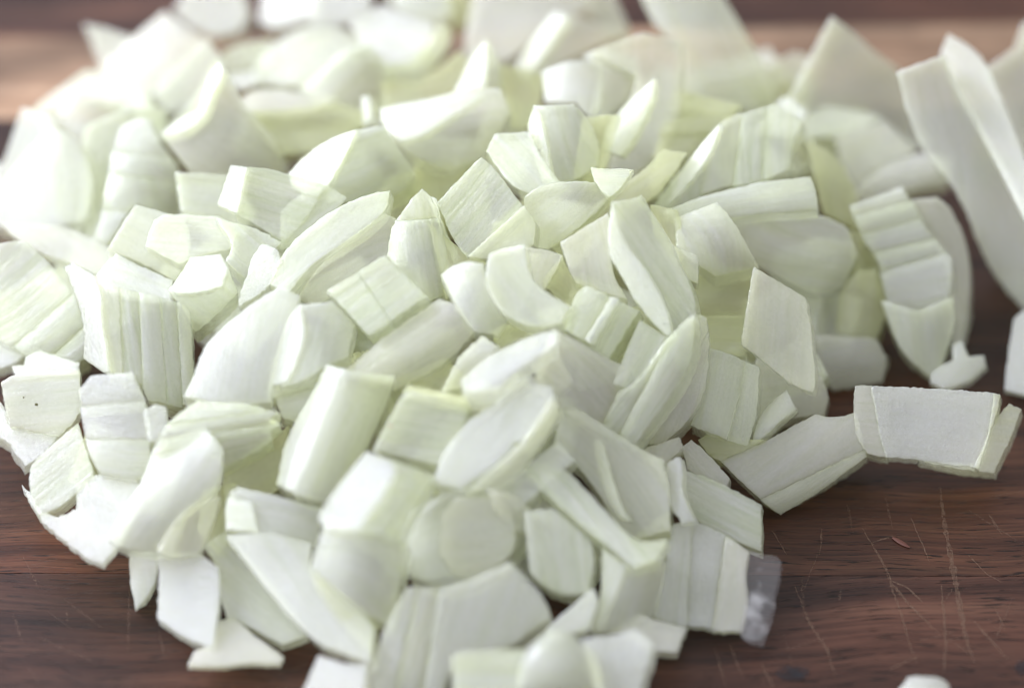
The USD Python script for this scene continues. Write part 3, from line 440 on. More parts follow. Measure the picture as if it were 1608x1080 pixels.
piece(-2, 'o', 'olive green piece in the dark gap above the lone cube', [(610,600),(700,560),(740,600),(735,640),(640,625)], t=(0,-0.5), e=(0,2,7), r=0.5)
piece(8, 's', 'smooth curved column piece, brightest along its left side', [(513,572),(560,584),(622,590),(606,640),(584,690),(570,712),(518,790),(468,779),(434,760),(448,690),(476,640)], t=(0.25,0.05), c=(22,4.2), e=(1,3,7), r=0.4, fib=-66)
piece(8, 'f', 'lone neat cube with a faint rust speck, right of the curved column', [(636,612),(738,635),(716,700),(690,730),(585,706)], t=(0.12,0.1), e=(0.6,2.5,7), r=0.28, fib=12, specks=[(613,668,0.16,1)],
  extra=[('top_strip','o',[(636,613),(640,604),(730,622),(738,636)],(0,-1.2),-0.2,(0,1,4),None)])
piece(9, 'x', 'layered block with a bright frayed top, right of the lone cube', [(784,627),(797,606),(811,588),(820,593),(836,588),(841,600),(867,607),(870,622),(846,658),(823,691),(808,692),(791,723),(722,767),(678,756),(690,726),(702,698),(718,684),(733,660),(752,650)], t=(-0.05,-0.3), e=(1.5,2,5), r=0.3, fib=-50,
  extra=[('side_face','c',[(868,620),(881,646),(852,696),(812,746),(788,768),(730,772),(788,724),(822,690)],(0.45,0.4),-0.1,(0,0.8,4),None)])
piece(5, 'c', 'broad olive-grey curved slab with a white streak, right of the layered block', [(880,642),(905,640),(938,660),(1005,705),(1042,722),(1052,780),(1052,832),(985,852),(950,792),(918,742),(870,700)], t=(0.1,0), c=(0,-1.5), e=(1,3,6), r=0.4,
  extra=[('white_streak','w',[(932,690),(945,690),(958,740),(975,795),(990,815),(975,815),(952,780),(938,735)],(-0.5,0),0.5,(0.3,0.3,1.5),None)])
piece(7, 'w', 'small lilac-white rectangle crossed by a frayed strip', [(778,768),(820,733),(878,694),(903,722),(868,752),(812,804)], t=(0,-0.15), e=(0.6,2,5), r=0.3)
piece(9, 'f', 'frayed bright strip running diagonally down to a torn tip', [(818,736),(850,724),(888,735),(922,770),(985,838),(1005,850),(1022,850),(1050,846),(1030,880),(996,892),(960,862),(918,830),(866,784)], t=(0,-0.35), c=(130,1.2), e=(0.5,2.2,4), r=0.3, fib=42, specks=[])
# --- left side
piece(3, 'b', 'shaded grey flake lying flat on the left of the pile', [(0,352),(100,352),(152,378),(190,400),(160,435),(110,414),(40,388)], t=(0,-0.6), e=(0,1.5,5), r=0.5)
piece(6, 'c', 'pale cream slab in front of the stepped tower', [(212,321),(245,330),(290,344),(300,372),(292,422),(276,442),(220,412),(168,391)], t=(0,-0.2), e=(0.5,2,6), r=0.45)
piece(7, 'c', 'rounded pale tablet lying on the cream slab', [(242,345),(262,334),(345,340),(372,365),(362,392),(312,402),(282,415),(228,387),(234,366)], t=(0,-0.3), e=(0.5,2,5), r=0.5)
piece(5, 'g', 'pale green tile right of the rounded tablet', [(340,342),(402,358),(442,380),(420,402),(385,440),(355,410),(365,385)], t=(0.1,-0.2), e=(0,2,6), r=0.5)
piece(7, 'w', 'white tile tucked behind the ridged stack', [(182,397),(216,416),(272,440),(268,474),(220,478),(160,455),(150,432)], t=(-0.1,-0.3), e=(0,2,6), r=0.4)
piece(8, 'g', 'block with a frosted top and a green front, right of the white tile', [(265,455),(300,404),(346,400),(358,420),(374,460),(334,502),(306,522),(290,490)], t=(0.1,0.1), c=(70,2.5), e=(0.5,2.5,7), r=0.4,
  extra=[('frosted_top','x',[(268,455),(300,404),(346,399),(359,420),(348,450),(292,464)],(-0.2,-0.7),0.5,(0.2,0.5,3),None)])
piece(7, 'x', 'cluster of small white shreds left of the arched strip', [(374,482),(382,440),(400,400),(412,383),(436,390),(442,412),(424,448),(402,468)], t=(-0.2,-0.2), e=(0.5,2,5), r=0.3, wob=0.3, relief=0.3)
piece(8, 'f', 'large pale green piece with slanting ridges on the left edge', [(-15,382),(42,374),(108,440),(132,500),(135,562),(100,584),(58,572),(0,532),(-15,525)], t=(-0.1,0), c=(-40,1), e=(1,3,7), r=0.4, fib=-40, cuts=[((20,545),(120,455)),((60,580),(140,505))], steps=[0.2,-0.1,0.2], mats=['f','g','f'])
piece(11, 'f', 'ridged stack of upright layers with a glowing left edge', [(145,430),(187,453),(218,460),(250,466),(276,472),(299,488),(303,560),(305,600),(306,628),(285,640),(232,630),(222,604),(170,582),(160,545),(152,492)], t=(0.2,0.05), c=(0,2), e=(0.6,3,7), r=0.25, fib=82, cuts=[((187,445),(193,600)),((217,450),(226,640)),((250,450),(264,650)),((276,455),(288,650))], steps=[-0.35,0.1,-0.2,0.15,0.0], mats=['s','f','s','f','c'],
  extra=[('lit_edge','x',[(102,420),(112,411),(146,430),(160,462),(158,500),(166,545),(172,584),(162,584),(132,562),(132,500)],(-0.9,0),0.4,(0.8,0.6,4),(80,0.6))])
piece(10, 'w', 'smooth lilac leaf-shaped slab left of centre', [(300,600),(320,540),(375,490),(440,449),(472,465),(448,520),(428,600),(426,632),(360,638),(288,622)], t=(-0.05,-0.1), c=(35,1.5), e=(0.5,2.5,6), r=0.5)
piece(9, 'w', 'lilac block with a bright grainy left face beside the leaf-shaped slab', [(468,478),(522,474),(557,510),(546,560),(510,577),(470,602),(440,608),(450,560)], t=(0.15,0), c=(0,2), e=(0.5,2.5,6), r=0.4,
  extra=[('grainy_face','x',[(447,500),(470,478),(480,520),(470,560),(450,600),(425,606),(430,570)],(-0.7,-0.1),0.4,(0.5,0.6,4),None)])
piece(4, 'c', 'cream shoulder below the lilac block, beside the curved column', [(428,610),(505,588),(496,620),(478,645),(462,664),(440,655)], t=(0.1,0.2), e=(0,2,6), r=0.4, cuts=[((430,625),(500,608))], steps=[-0.1,0.2])
piece(8, 'c', 'yellowish tile with two dark specks at the left edge', [(1,600),(22,587),(75,582),(125,580),(128,640),(118,662),(92,686),(50,677),(15,668),(9,640)], t=(-0.1,-0.05), e=(0.3,2,5), r=0.35, specks=[(57,635,0.2),(37,624,0.11)])
piece(5, 'x', 'ragged white slab below the two-speckled tile', [(-15,610),(8,640),(15,668),(50,678),(92,684),(75,706),(60,720),(40,731),(22,710),(10,692),(-15,678)], t=(-0.3,-0.4), e=(0,2,4), r=0.3, wob=0.25)
piece(4, 'w', 'lilac sliver behind the two-speckled tile', [(40,560),(62,549),(125,570),(125,588),(25,592),(18,574),(38,573)], t=(-0.2,-0.6), e=(0,1.5,4), r=0.35)
piece(3, 'x', 'bright chip cut by the left edge of the frame', [(-20,528),(25,545),(39,556),(28,570),(-20,584)], t=(-0.3,-0.4), e=(0,2,5), r=0.5)
piece(8, 'f', 'pale slab with long streaks leaning on the lower left rim', [(122,664),(131,690),(146,736),(148,748),(118,776),(85,802),(60,809),(46,770),(45,740),(52,724)], t=(-0.15,-0.2), e=(0.5,2,4), r=0.3, fib=-38)
piece(11, 'x', 'white column of three stacked layers near the left edge', [(120,612),(140,590),(206,584),(222,620),(231,640),(236,690),(241,742),(216,756),(160,746),(142,716),(130,670)], t=(-0.15,0), c=(0,1), e=(1,2.5,6), r=0.3, fib=5, cuts=[((110,640),(240,628)),((110,688),(240,690))], steps=[-0.25,0.0,0.25], mats=['x','x','w'])
piece(9, 'x', 'small jagged chip stuck to the right of the white column', [(225,645),(246,634),(261,640),(264,665),(247,692),(234,692)], t=(0.1,-0.2), e=(0.3,1.5,4), r=0.25, wob=0.3)
piece(7, 'x', 'glistening thin membrane at the lower left corner of the pile', [(150,745),(216,755),(224,770),(200,830),(180,862),(160,886),(148,882),(110,856),(75,826),(52,800),(34,762),(48,772),(62,802),(90,812),(118,800),(124,762)], t=(-0.35,-0.45), c=(60,1.2), e=(0.3,1.2,1.6), r=0.25, wob=0.3, relief=0.45)
piece(11, 'w', 'broad white folded swoosh in the lower left', [(240,704),(282,682),(322,668),(351,706),(347,750),(335,772),(292,802),(272,866),(245,870),(190,862),(168,842),(198,792),(222,757)], t=(0.0,-0.15), c=(52,3.5), e=(0.4,1.5,3), r=0.35, fib=-50)
piece(8, 'b', 'small beige flap below the folded swoosh', [(346,777),(336,816),(314,868),(272,876),(246,866),(268,820),(300,788)], t=(0.5,0.0), e=(0.3,1,2.5), r=0.2)
piece(9, 'f', 'pale layered piece with a jagged right end, above the folded swoosh', [(258,664),(310,628),(360,632),(396,634),(438,648),(424,658),(441,666),(424,676),(428,692),(400,712),(350,738),(340,712),(312,700),(240,712)], t=(0.1,0.1), c=(70,3), e=(0.5,2,5), r=0.2, fib=-8, cuts=[((250,692),(440,664)),((250,668),(430,640))], steps=[-0.05,0.1,-0.05], mats=['f','s','f'])
piece(0, 'o', 'green piece in the shade between the jagged layers and the curved column', [(350,735),(435,678),(456,668),(440,765),(420,780),(352,785)], t=(0.1,-0.2), e=(0,2,6), r=0.4)
piece(6, 'w', 'oblong block with a white left end, below the curved column', [(354,790),(360,772),(372,764),(420,774),(508,800),(496,858),(420,838),(354,832)], t=(0.1,-0.15), c=(15,1.2), e=(0.3,2.5,6), r=0.4,
  extra=[('white_end','w',[(354,790),(362,778),(396,790),(405,834),(355,832)],(-0.3,0.1),0.35,(0.2,0.5,3),None)])
piece(2, 'w', 'slim pointed wedge hanging over the wood at the lower left', [(202,866),(246,866),(248,905),(231,940),(212,956),(205,920)], t=(-0.2,-0.1), c=(30,0.8), e=(0.3,1.2,2.5), r=0.3)
piece(5, 'x', 'brilliant white slab with a rough left edge over the wood', [(246,868),(312,866),(344,890),(346,926),(336,1012),(330,1016),(290,1002),(247,970),(250,910)], t=(-0.3,-0.35), e=(0.5,1.5,3.5), r=0.3, wob=0.2, fib=0)
piece(2, 's', 'wet grey-green slab with a bluish crease right of the brilliant slab', [(318,856),(352,834),(384,862),(420,905),(470,965),(484,998),(442,1012),(400,988),(355,968),(345,930),(343,890)], t=(0.05,-0.4), c=(-45,0.8), e=(0.3,1.5,3), r=0.3, relief=0.3)
piece(1, 'b', 'translucent fan-shaped flake lowest on the left, on the wood', [(345,974),(365,968),(402,998),(446,1030),(440,1041),(390,1040),(340,1046),(294,1043),(305,1020),(334,1012)], t=(0,-0.75), e=(0,1,1.5), r=0.25, relief=0.25)
piece(8, 'w', 'long pale slab sloping down to the bottom edge', [(354,842),(420,834),(490,854),(486,890),(562,952),(588,986),(582,1042),(540,1026),(500,1012),(475,986),(445,956),(385,882)], t=(-0.05,-0.3), c=(-45,1.5), e=(1.2,2,5), r=0.4, fib=42,
  extra=[('side_face','c',[(486,892),(562,950),(590,985),(584,1030),(545,990),(500,930)],(0.4,0.1),0.3,(0.2,0.4,2),None)])
piece(4, 'x', 'white glinting block cut by the bottom edge, left of the striped layers', [(472,1092),(500,1028),(555,1044),(576,1040),(572,1092)], t=(-0.3,-0.4), e=(0.8,1.5,4), r=0.4)
# --- front middle
piece(11, 's', 'big block with a snowy grainy top in the lower middle', [(486,892),(512,812),(560,822),(604,842),(640,848),(632,900),(622,950),(611,982),(560,952)], t=(0.15,0.25), c=(20,2.8), e=(1,3,6), r=0.4,
  extra=[('snowy_top','x',[(574,708),(614,722),(622,742),(597,786),(562,834),(512,832),(500,812),(520,776)],(-0.35,-0.55),-0.6,(0.5,1,5),None),
         ('layered_side','f',[(612,721),(645,732),(655,760),(600,840),(560,834),(597,786),(621,742)],(0.1,-0.4),-0.9,(0.4,1,5),None),
         ('layered_side','g',[(644,732),(684,748),(642,812),(628,852),(600,842),(655,762)],(0.35,-0.2),-1.1,(0.4,1,5),None)])
piece(6, 'w', 'thick curled cup-shaped piece in the lower middle', [(624,850),(640,802),(698,770),(742,758),(792,768),(832,795),(832,832),(802,882),(742,922),(690,927),(644,906)], t=(0.1,0), c=(15,3.0), e=(1,2.5,5), r=1.2, relief=0.06,
  extra=[('inner_face','b',[(692,806),(716,780),(782,778),(806,800),(812,850),(796,880),(745,910),(715,906),(690,870)],(0.45,0.15),0.5,(0.3,0.5,3),(20,-0.8)),
         ('back_wall','b',[(765,768),(795,769),(833,796),(832,834),(806,836),(780,805)],(0.7,0.4),1.2,(0.5,1,3),(20,-0.6))])
piece(7, 'f', 'blue-grey box with fine upright grain, right of the curled cup', [(822,802),(868,798),(926,845),(934,870),(926,932),(890,936),(858,926),(832,900)], t=(0.1,0.05), e=(0.8,2,6), r=0.35, fib=85, mats=None)
piece(5, 'c', 'wide layered slab at the bottom with three broad stripes', [(640,920),(700,926),(800,882),(852,930),(866,970),(822,1000),(800,1018),(720,1030),(692,1092),(568,1092),(602,990),(628,935)], t=(0.05,0.1), c=(10,1.5), e=(0.8,3,6), r=0.35, fib=-72, cuts=[((658,905),(618,1092)),((692,905),(664,1092))], steps=[-0.3,0.1,-0.05], mats=['w','c','w'])
piece(8, 'g', 'pale green box cut by the bottom edge', [(709,1032),(722,1022),(800,1018),(824,1020),(812,1094),(712,1094)], t=(0,-0.1), e=(0.5,2,6), r=0.4)
piece(10, 's', 'round smooth white knob like a garlic clove at the bottom edge', [(808,1096),(812,1055),(822,1026),(840,1003),(862,990),(884,987),(902,994),(914,1012),(926,1040),(938,1066),(944,1096)], t=(0.1,0.1), c=(0,2.0), c2=(90,1.5), e=(0.5,2,7), r=2.4, relief=0.06,
  extra=[('crease_side','w',[(905,1000),(930,1018),(946,1060),(950,1094),(934,1094),(926,1050),(915,1020)],(0.4,0.1),-0.6,(0.3,0.6,3),(0,0.7))])
piece(6, 'x', 'snowy crumbly cube beside the round knob', [(914,1002),(950,998),(1000,988),(1018,1000),(1026,1012),(1018,1045),(1002,1094),(942,1094),(932,1048)], t=(0.05,-0.3), e=(1,1.5,5), r=0.35, wob=0.2, relief=0.25)
piece(1, 'b', 'beige flake on the wood between the snowy cube and the clear-ended slab', [(955,990),(1002,962),(1035,975),(1078,985),(1064,1024),(1020,1022),(1000,1000)], t=(0.1,-0.5), e=(0,1.5,4), r=0.4)
piece(4, 'w', 'pale triangle above the round knob', [(852,996),(866,978),(932,922),(940,940),(926,986),(906,994)], t=(0,-0.3), e=(0.3,1.5,4), r=0.3)
piece(4, 'c', 'curved yellowish strip with a bright left rim, under the torn tip', [(945,858),(988,892),(1042,862),(1042,900),(1027,966),(985,986),(956,994),(928,992),(944,938)], t=(0.25,0.1), c=(15,2.2), e=(0.5,2,5), r=0.35, fib=-70,
  extra=[('bright_rim','w',[(945,860),(985,890),(966,935),(945,990),(928,992),(944,938)],(-0.3,0),0.4,(0.3,0.4,2),(0,0.5))])
piece(2, 'o', 'olive piece under the frayed strip and the broad slab', [(990,845),(1050,800),(1056,830),(1044,880),(1000,890)], t=(0.1,0), e=(0.3,2,5), r=0.4)
piece(2, 'b', 'beige piece in the shade under the small lilac rectangle', [(800,770),(870,770),(925,835),(880,830),(825,812)], t=(0.1,-0.1), e=(0,2,5), r=0.4)
# --- right side
piece(3, 'b', 'lilac-beige shoulder above the white rind crescent', [(1000,708),(1066,686),(1074,702),(1046,726),(1040,748),(1012,722)], t=(0.1,-0.2), c=(30,1), e=(0.3,2,5), r=0.35)
piece(7, 'x', 'white crescent-shaped end of a striped beige piece', [(1056,720),(1069,717),(1074,740),(1068,762),(1078,790),(1092,818),(1070,822),(1048,790),(1041,752),(1046,730)], t=(-0.5,-0.1), c=(0,0.8), e=(1,0.8,3), r=0.35)
piece(5, 'f', 'striped beige rectangle attached behind the white crescent end', [(1074,738),(1120,752),(1196,792),(1196,866),(1150,848),(1090,816),(1066,770)], t=(0.1,-0.1), e=(0.4,1.8,4), r=0.3, fib=28, mats=None)
piece(2, 'b', 'dull olive-beige scrap above the striped beige rectangle', [(1070,702),(1086,690),(1112,712),(1147,752),(1140,764),(1100,750),(1080,736)], t=(0.1,-0.1), e=(0.3,2,4), r=0.3)
piece(3, 'b', 'flat slab with a clear glassy right end, lying on the wood', [(1056,822),(1092,818),(1150,846),(1176,866),(1170,900),(1176,940),(1164,992),(1150,990),(1128,992),(1108,986),(1080,985),(1025,970),(1032,930),(1048,870)], t=(0.05,-0.25), c=(10,-0.5), e=(0.3,1.2,2.5), r=0.2, relief=0.35, fib=-75, cuts=[((1086,840),(1078,1000)),((1138,850),(1116,1000))], steps=[-0.1,0.12,-0.05], mats=['b','x','w'],
  extra=[('clear_end','mem',[(1170,862),(1190,870),(1220,873),(1227,882),(1222,910),(1214,942),(1216,950),(1206,980),(1196,1006),(1176,1004),(1160,990),(1172,940),(1165,900)],(0.1,-0.4),0.0,(0.2,0.6,0.9),None)])
piece(6, 's', 'yellow-green block with tiny wet beads on its right face', [(1110,545),(1150,556),(1172,568),(1162,620),(1142,690),(1084,668),(1096,620)], t=(0.05,0.05), c=(10,1.2), e=(0.5,2,6), r=0.35, drops=[(1158,650,0.22),(1155,660,0.28),(1157,672,0.2),(1166,662,0.13),(1168,688,0.24),(1161,646,0.13)],
  extra=[('wet_face','s',[(1170,567),(1192,576),(1190,645),(1174,701),(1138,690),(1160,620)],(0.2,0.2),0.15,(0.3,0.8,5),(0,0.5))])
piece(9, 'b', 'flat beige kite-shaped tile standing at the right of the pile', [(1183,419),(1225,444),(1264,466),(1274,520),(1282,600),(1276,616),(1246,606),(1205,572),(1164,540),(1172,480)], t=(0.45,0.15), e=(0.8,1,3), r=0.2)
piece(5, 'w', 'small white finger lying in front of the beaded block', [(1180,697),(1190,655),(1212,628),(1236,612),(1251,642),(1225,662),(1205,684)], t=(-0.1,-0.3), c=(40,1), e=(0.5,1.2,3), r=0.5)
piece(4, 'b', 'layered beige slab lying on the wood in the right foreground', [(1131,724),(1205,690),(1280,650),(1310,656),(1345,648),(1361,716),(1290,772),(1226,808),(1195,786)], t=(0.15,-0.05), c=(65,2), e=(0.3,1.2,5), r=0.3, fib=-28, cuts=[((1185,788),(1360,704))], steps=[-0.05,0.12], mats=['b','c'])
piece(1, 'o', 'dull piece in the shade under the beaded block', [(1096,690),(1110,680),(1180,690),(1205,690),(1132,724),(1110,712)], t=(0,-0.3), e=(0,1.5,4), r=0.3)
piece(5, 'x', 'rectangular slab with a frosted face at the far right on the wood', [(1368,606),(1430,608),(1500,612),(1562,617),(1550,690),(1530,734),(1480,728),(1440,722),(1392,718),(1380,680)], t=(0.02,0), e=(0.2,1,5), r=0.3,
  extra=[('left_layer','b',[(1342,605),(1370,605),(1382,680),(1394,719),(1362,712),(1346,690),(1340,660)],(0,0),-0.5,(0.2,0.8,5),None),
         ('right_layer','c',[(1560,617),(1571,619),(1566,645),(1548,700),(1536,736),(1528,733),(1550,690)],(0.2,0),0.2,(0.2,0.6,4),None),
         ('back_layer','c',[(1570,650),(1584,634),(1604,642),(1586,690),(1561,742),(1500,736),(1440,722),(1530,728)],(0.1,-0.1),-1.6,(0.2,0.8,4),None)])
piece(0, 'b', 'blurred grey stub behind the frosted slab', [(1278,525),(1330,527),(1376,530),(1393,562),(1386,602),(1310,614),(1288,600)], t=(0.4,0.2), c=(90,1.5), e=(0.3,2,6), r=0.7)
piece(1, 'b', 'grey-beige piece in the shade between the kite tile and the grey stub', [(1186,560),(1230,585),(1290,590),(1303,620),(1296,652),(1250,655),(1200,672),(1185,650)], t=(0.2,0.1), e=(0,2,5), r=0.6)
piece(7, 'w', 'ladder-like stack of curved white layers on the right', [(1336,322),(1420,292),(1440,330),(1474,384),(1496,405),(1497,440),(1490,472),(1440,492),(1396,482),(1378,400),(1350,370)], t=(0.05,0), c=(-60,1), e=(1,2.5,6), r=0.4, fib=-10, cuts=[((1330,342),(1450,310)),((1340,372),(1470,335)),((1350,402),(1480,372)),((1370,432),(1500,392))], steps=[0.5,-0.2,0.4,-0.2,-0.6], mats=['w','s','w','s','w'])
piece(4, 'g', 'rounded olive-grey foot of the ladder-like stack', [(1384,470),(1440,488),(1496,466),(1502,500),(1492,535),(1478,580),(1460,592),(1422,562),(1396,512)], t=(0.2,0.2), c=(20,2.5), e=(0.3,2,6), r=0.5)
piece(2, 'b', 'shaded grey piece behind the ladder-like stack', [(1430,315),(1470,310),(1494,325),(1522,390),(1524,480),(1512,545),(1490,535),(1490,420)], t=(0.5,0.2), c=(0,1.5), e=(0.5,2,6), r=0.7)
piece(2, 'b', 'curved grey arc above the ladder-like stack', [(1336,305),(1370,275),(1402,254),(1450,237),(1494,250),(1484,292),(1425,302),(1362,325)], t=(0,-0.2), c=(70,1.5), e=(0.3,2,6), r=0.7)
piece(1, 'w', 'small cream nub with two prongs at the foot of the ladder-like stack', [(1495,540),(1511,534),(1521,560),(1545,557),(1549,576),(1520,602),(1482,612),(1460,600),(1462,584),(1478,574),(1496,565)], t=(0,-0.3), c=(30,1), e=(0.2,1,3), r=0.6)
piece(3, 'w', 'tall blurred slab leaning on the right edge, bluish along its ridge', [(1412,118),(1484,92),(1500,130),(1560,235),(1612,335),(1625,400),(1625,490),(1600,478),(1542,402),(1508,302),(1450,240),(1424,170)], t=(0.3,0.3), c=(-30,2), e=(1,2,7), r=0.7,
  extra=[('bluish_face','w',[(1478,92),(1490,61),(1518,75),(1548,102),(1572,160),(1614,268),(1626,340),(1610,350),(1560,250),(1505,150)],(0.0,-0.7),1.0,(0.3,1.2,4),None)])
piece(1, 'w', 'dim grey triangle standing at the back right', [(1305,28),(1332,45),(1372,82),(1412,112),(1424,165),(1445,240),(1380,255),(1300,220),(1230,170),(1272,90)], t=(0.8,0.5), e=(0.5,2,6), r=0.5)
piece(-2, 'b', 'small grey lump behind the dim triangle', [(1212,100),(1245,82),(1275,88),(1262,140),(1222,132)], t=(0,0), e=(0,2,6), r=0.7)
piece(0, 'w', 'grey slab cut by the right edge of the frame near the back', [(1543,112),(1592,80),(1606,38),(1630,28),(1630,300),(1602,235),(1572,160)], t=(0.5,0.3), e=(1,2,7), r=0.6)
piece(2, 'x', 'bluish white slab cut by the right edge, lying on the wood', [(1592,500),(1630,470),(1630,626),(1602,618),(1577,612),(1582,560)], t=(-0.1,-0.5), e=(0.3,1.2,4), r=0.35, h=3)
piece(1, 'w', 'lone white bit cut by the bottom edge at the lower right', [(1402,1094),(1425,1063),(1450,1060),(1476,1063),(1491,1075),(1490,1094)], t=(0,-0.4), c=(0,1), e=(0.2,1.2,4), r=0.6, h=4)
piece(4, 's', 'flat green sliver pointing right behind the fan of stripes', [(1246,192),(1300,164),(1350,174),(1388,184),(1332,212),(1256,218)], t=(0,-0.7), e=(0,1.2,4), r=0.5)
piece(6, 'f', 'fan of pale green stripes at the upper right of the pile', [(1022,328),(1066,270),(1110,215),(1140,186),(1216,164),(1262,190),(1246,216),(1240,266),(1192,288),(1130,296),(1042,336)], t=(0.15,-0.1), c=(-40,2), e=(0.8,2.5,6), r=0.4, fib=85, cuts=[((1118,205),(1096,320)),((1165,180),(1150,300)),((1205,165),(1196,300))], steps=[0.1,-0.1,0.15,-0.05], mats=['g','f','c','f'],
  extra=[('lit_side','w',[(1028,322),(1066,270),(1110,215),(1132,194),(1118,240),(1080,290),(1045,328)],(-0.7,-0.3),0.5,(0.4,0.4,2.5),None)])
piece(9, 'w', 'white torn flap resting on the fan of stripes', [(1178,208),(1205,180),(1228,152),(1240,152),(1268,172),(1260,196),(1254,214),(1210,212)], t=(-0.1,-0.5), e=(0.3,1,3), r=0.4)
piece(7, 'g', 'long bar with a rounded right end below the fan of stripes', [(1040,332),(1110,306),(1192,286),(1250,280),(1272,277),(1280,290),(1284,330),(1210,336),(1140,344),(1062,347)], t=(0.05,-0.1), c=(80,1), e=(0.3,2,5), r=0.5, fib=-8)
piece(5, 'c', 'beige block with a rounded white shoulder, right of the long ribbon', [(1060,342),(1092,330),(1126,318),(1152,346),(1192,420),(1122,434),(1062,392)], t=(0.1,0.05), e=(0.3,2.5,6), c=(60,3), r=0.5)
piece(5, 'c', 'large olive dome-shaped piece on the right of the pile', [(1138,344),(1210,336),(1286,334),(1332,358),(1347,400),(1324,452),(1285,466),(1232,440),(1192,420),(1160,386)], t=(0.35,0.3), c=(80,3.5), c2=(0,1.5), e=(0.5,2.5,8), r=0.6)
piece(1, 'o', 'shaded olive upright behind the long bar', [(1266,218),(1312,240),(1345,300),(1358,365),(1330,356),(1290,334),(1280,285)], t=(0.1,0), e=(0.3,2,7), r=0.7)
piece(1, 'b', 'dim beige piece below the green sliver at the right', [(1310,215),(1390,190),(1440,235),(1400,260),(1345,305),(1322,260)], t=(0,-0.2), e=(0,2,7), r=0.7)
piece(1, 'o', 'blurred olive rod behind the kite tile', [(1318,456),(1345,425),(1376,420),(1397,482),(1376,535),(1310,524)], t=(0.1,0.1), c=(0,1.5), e=(0.3,2,6), r=0.7)
piece(-2, 'o', 'shaded olive wall piece between the ribbon and the kite tile', [(1085,420),(1190,420),(1180,500),(1095,498)], t=(0,0.05), e=(0,2,6), r=0.4)
piece(-1, 'o', 'lower shaded olive step beneath the wall piece', [(1095,495),(1180,493),(1172,560),(1150,558),(1110,548)], t=(0,-0.4), e=(0,2,6), r=0.4)
piece(4, 'c', 'small cream edge right of the long ribbon', [(1050,385),(1066,388),(1097,402),(1096,445),(1080,440),(1062,408)], t=(0.1,0), e=(0,1.5,5), r=0.35)
piece(2, 'o', 'olive wedge deep between the shining block and the tilted rectangle', [(672,350),(735,400),(765,412),(745,440),(700,470),(690,420)], t=(0.1,-0.2), e=(0,2,6), r=0.3)
# --- pieces glimpsed in the gaps
piece(1, 'g', 'green piece glimpsed below the horn and left of the squarish cube', [(275,270),(360,275),(400,330),(385,370),(330,365),(285,340)], t=(0.1,-0.2), e=(0,2,7))
piece(2, 'g', 'green piece glimpsed between the squarish cube and the arched strip', [(440,330),(500,285),(545,310),(520,350),(470,380),(440,395)], t=(0,-0.2), e=(0,2,7))
piece(1, 'o', 'olive piece glimpsed right of the long ribbon, under its upper edge', [(1020,320),(1065,330),(1080,400),(1060,420),(1030,380)], t=(0,-0.1), e=(0,2,6))
piece(1, 'o', 'olive piece glimpsed above the curled bright shaving', [(770,520),(820,500),(860,515),(840,545),(790,560)], t=(0,-0.2), e=(0,2,6))
piece(-1, 'o', 'olive piece glimpsed left of the ladder-like stack', [(1330,360),(1370,370),(1400,430),(1385,470),(1345,450)], t=(0,0), e=(0,2,6))
piece(1, 'o', 'olive piece glimpsed between the speckled cube and the mint sliver', [(915,185),(970,180),(960,250),(935,290),(900,280)], t=(0,-0.1), e=(0,2,6))
piece(1, 'o', 'green piece glimpsed left of the oblong white-ended block', [(318,770),(372,755),(380,840),(340,870),(310,830)], t=(0,-0.2), e=(0,2,5))
piece(6, 'b', 'beige nub glimpsed between the bright shaving and the layered block', [(838,572),(880,556),(900,600),(872,618),(846,600)], t=(0.2,0), e=(0,1.5,4))

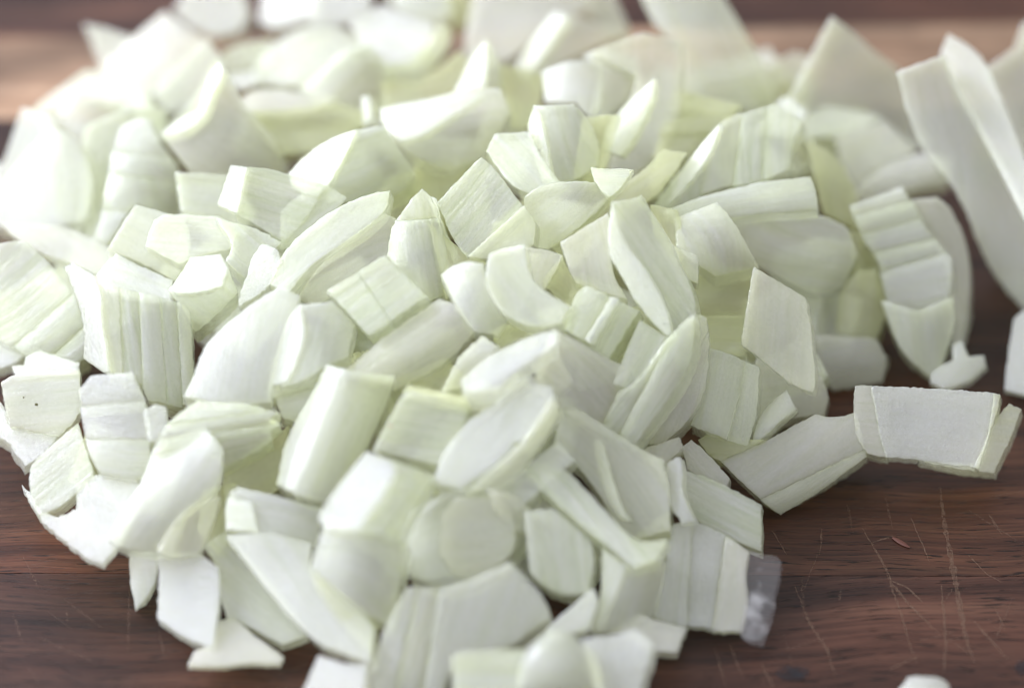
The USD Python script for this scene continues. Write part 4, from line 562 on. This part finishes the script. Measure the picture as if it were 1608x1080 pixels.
# ------------------------------------------------------------------ pieces buried inside, seen only through the gaps
g = np.random.default_rng(5)
n = 0
for i in range(400):
    if n >= 55: break
    px, py = g.uniform(40, 1480), g.uniform(90, 1000)
    hs = float(pile(px, py))
    if hs < 0.0085 or px > 1330 and py > 150: continue
    hz = g.uniform(0.0035, max(0.004, hs - 0.0085)); ctr = on_board(px, py, hs)
    ctr = np.array([ctr[0], ctr[1] + (hs - hz) * g.uniform(0.2, 0.8), hz]); n += 1
    L, W, T = g.uniform(8, 13), g.uniform(6, 9), g.uniform(4, 6)
    v, f = body(sbox(-L/2, -W/2, L/2, W/2), lambda X, Y: 0.02 * X * X - T / 2, (0, 0, T), r=0.4, step=1.1, seed=900 + i)
    R = trimesh.transformations.euler_matrix(g.uniform(-0.5, 0.5), g.uniform(-0.5, 0.5), g.uniform(0, 6.28))[:3, :3]
    w = ctr + (v / 1000) @ R.T; w[:, 2] = np.maximum(w[:, 2], 0.0001 + 0.000003 * n)
    tag(put('/World', 'onion_piece', w, f, MAT['cgo'[n % 3]], ctr, uvf=lambda a: (a - ctr)[:, :2] * 1000), 'greenish onion piece buried in the pile, showing only through its gaps', 'onion piece', 'onion pieces buried inside the pile')

# a rust-coloured shred of skin on the wood
c = on_board(1415, 849, 0.0004); a = on_board(1402, 841, 0.0004); b = on_board(1429, 857, 0.0004)
t_ = np.linspace(0, 1, 9); d = (b - a); s = np.cross(d, [0, 0, 1.0]); s /= np.linalg.norm(s)
wd = 0.00032 * np.sin(np.clip(t_ * 0.9 + 0.08, 0, 1) * math.pi) ** 0.6
mid = a + d * t_[:, None]
ringv = [mid + s * wd[:, None] * math.cos(q) + np.array([0, 0, 1]) * (wd[:, None] * 0.5 * math.sin(q)) for q in np.linspace(0, 2*math.pi, 9)[:-1]]
v = np.vstack(ringv); v[:, 2] = np.maximum(v[:, 2] - 0.00025, 0.00004); f = []
for q in range(8):
    for i in range(8):
        A, B, C, D = q*9 + i, q*9 + i + 1, ((q+1) % 8)*9 + i + 1, ((q+1) % 8)*9 + i; f += [(A, B, C), (A, C, D)]
tag(put('/World', 'onion_skin_shred', v, np.array(f), noisy_mat('skin_rust', (0.12, 0.04, 0.026), 0.0, 0.2, 2.0), c), 'tiny rust-red shred of dry onion skin on the scratched wood', 'skin shred')
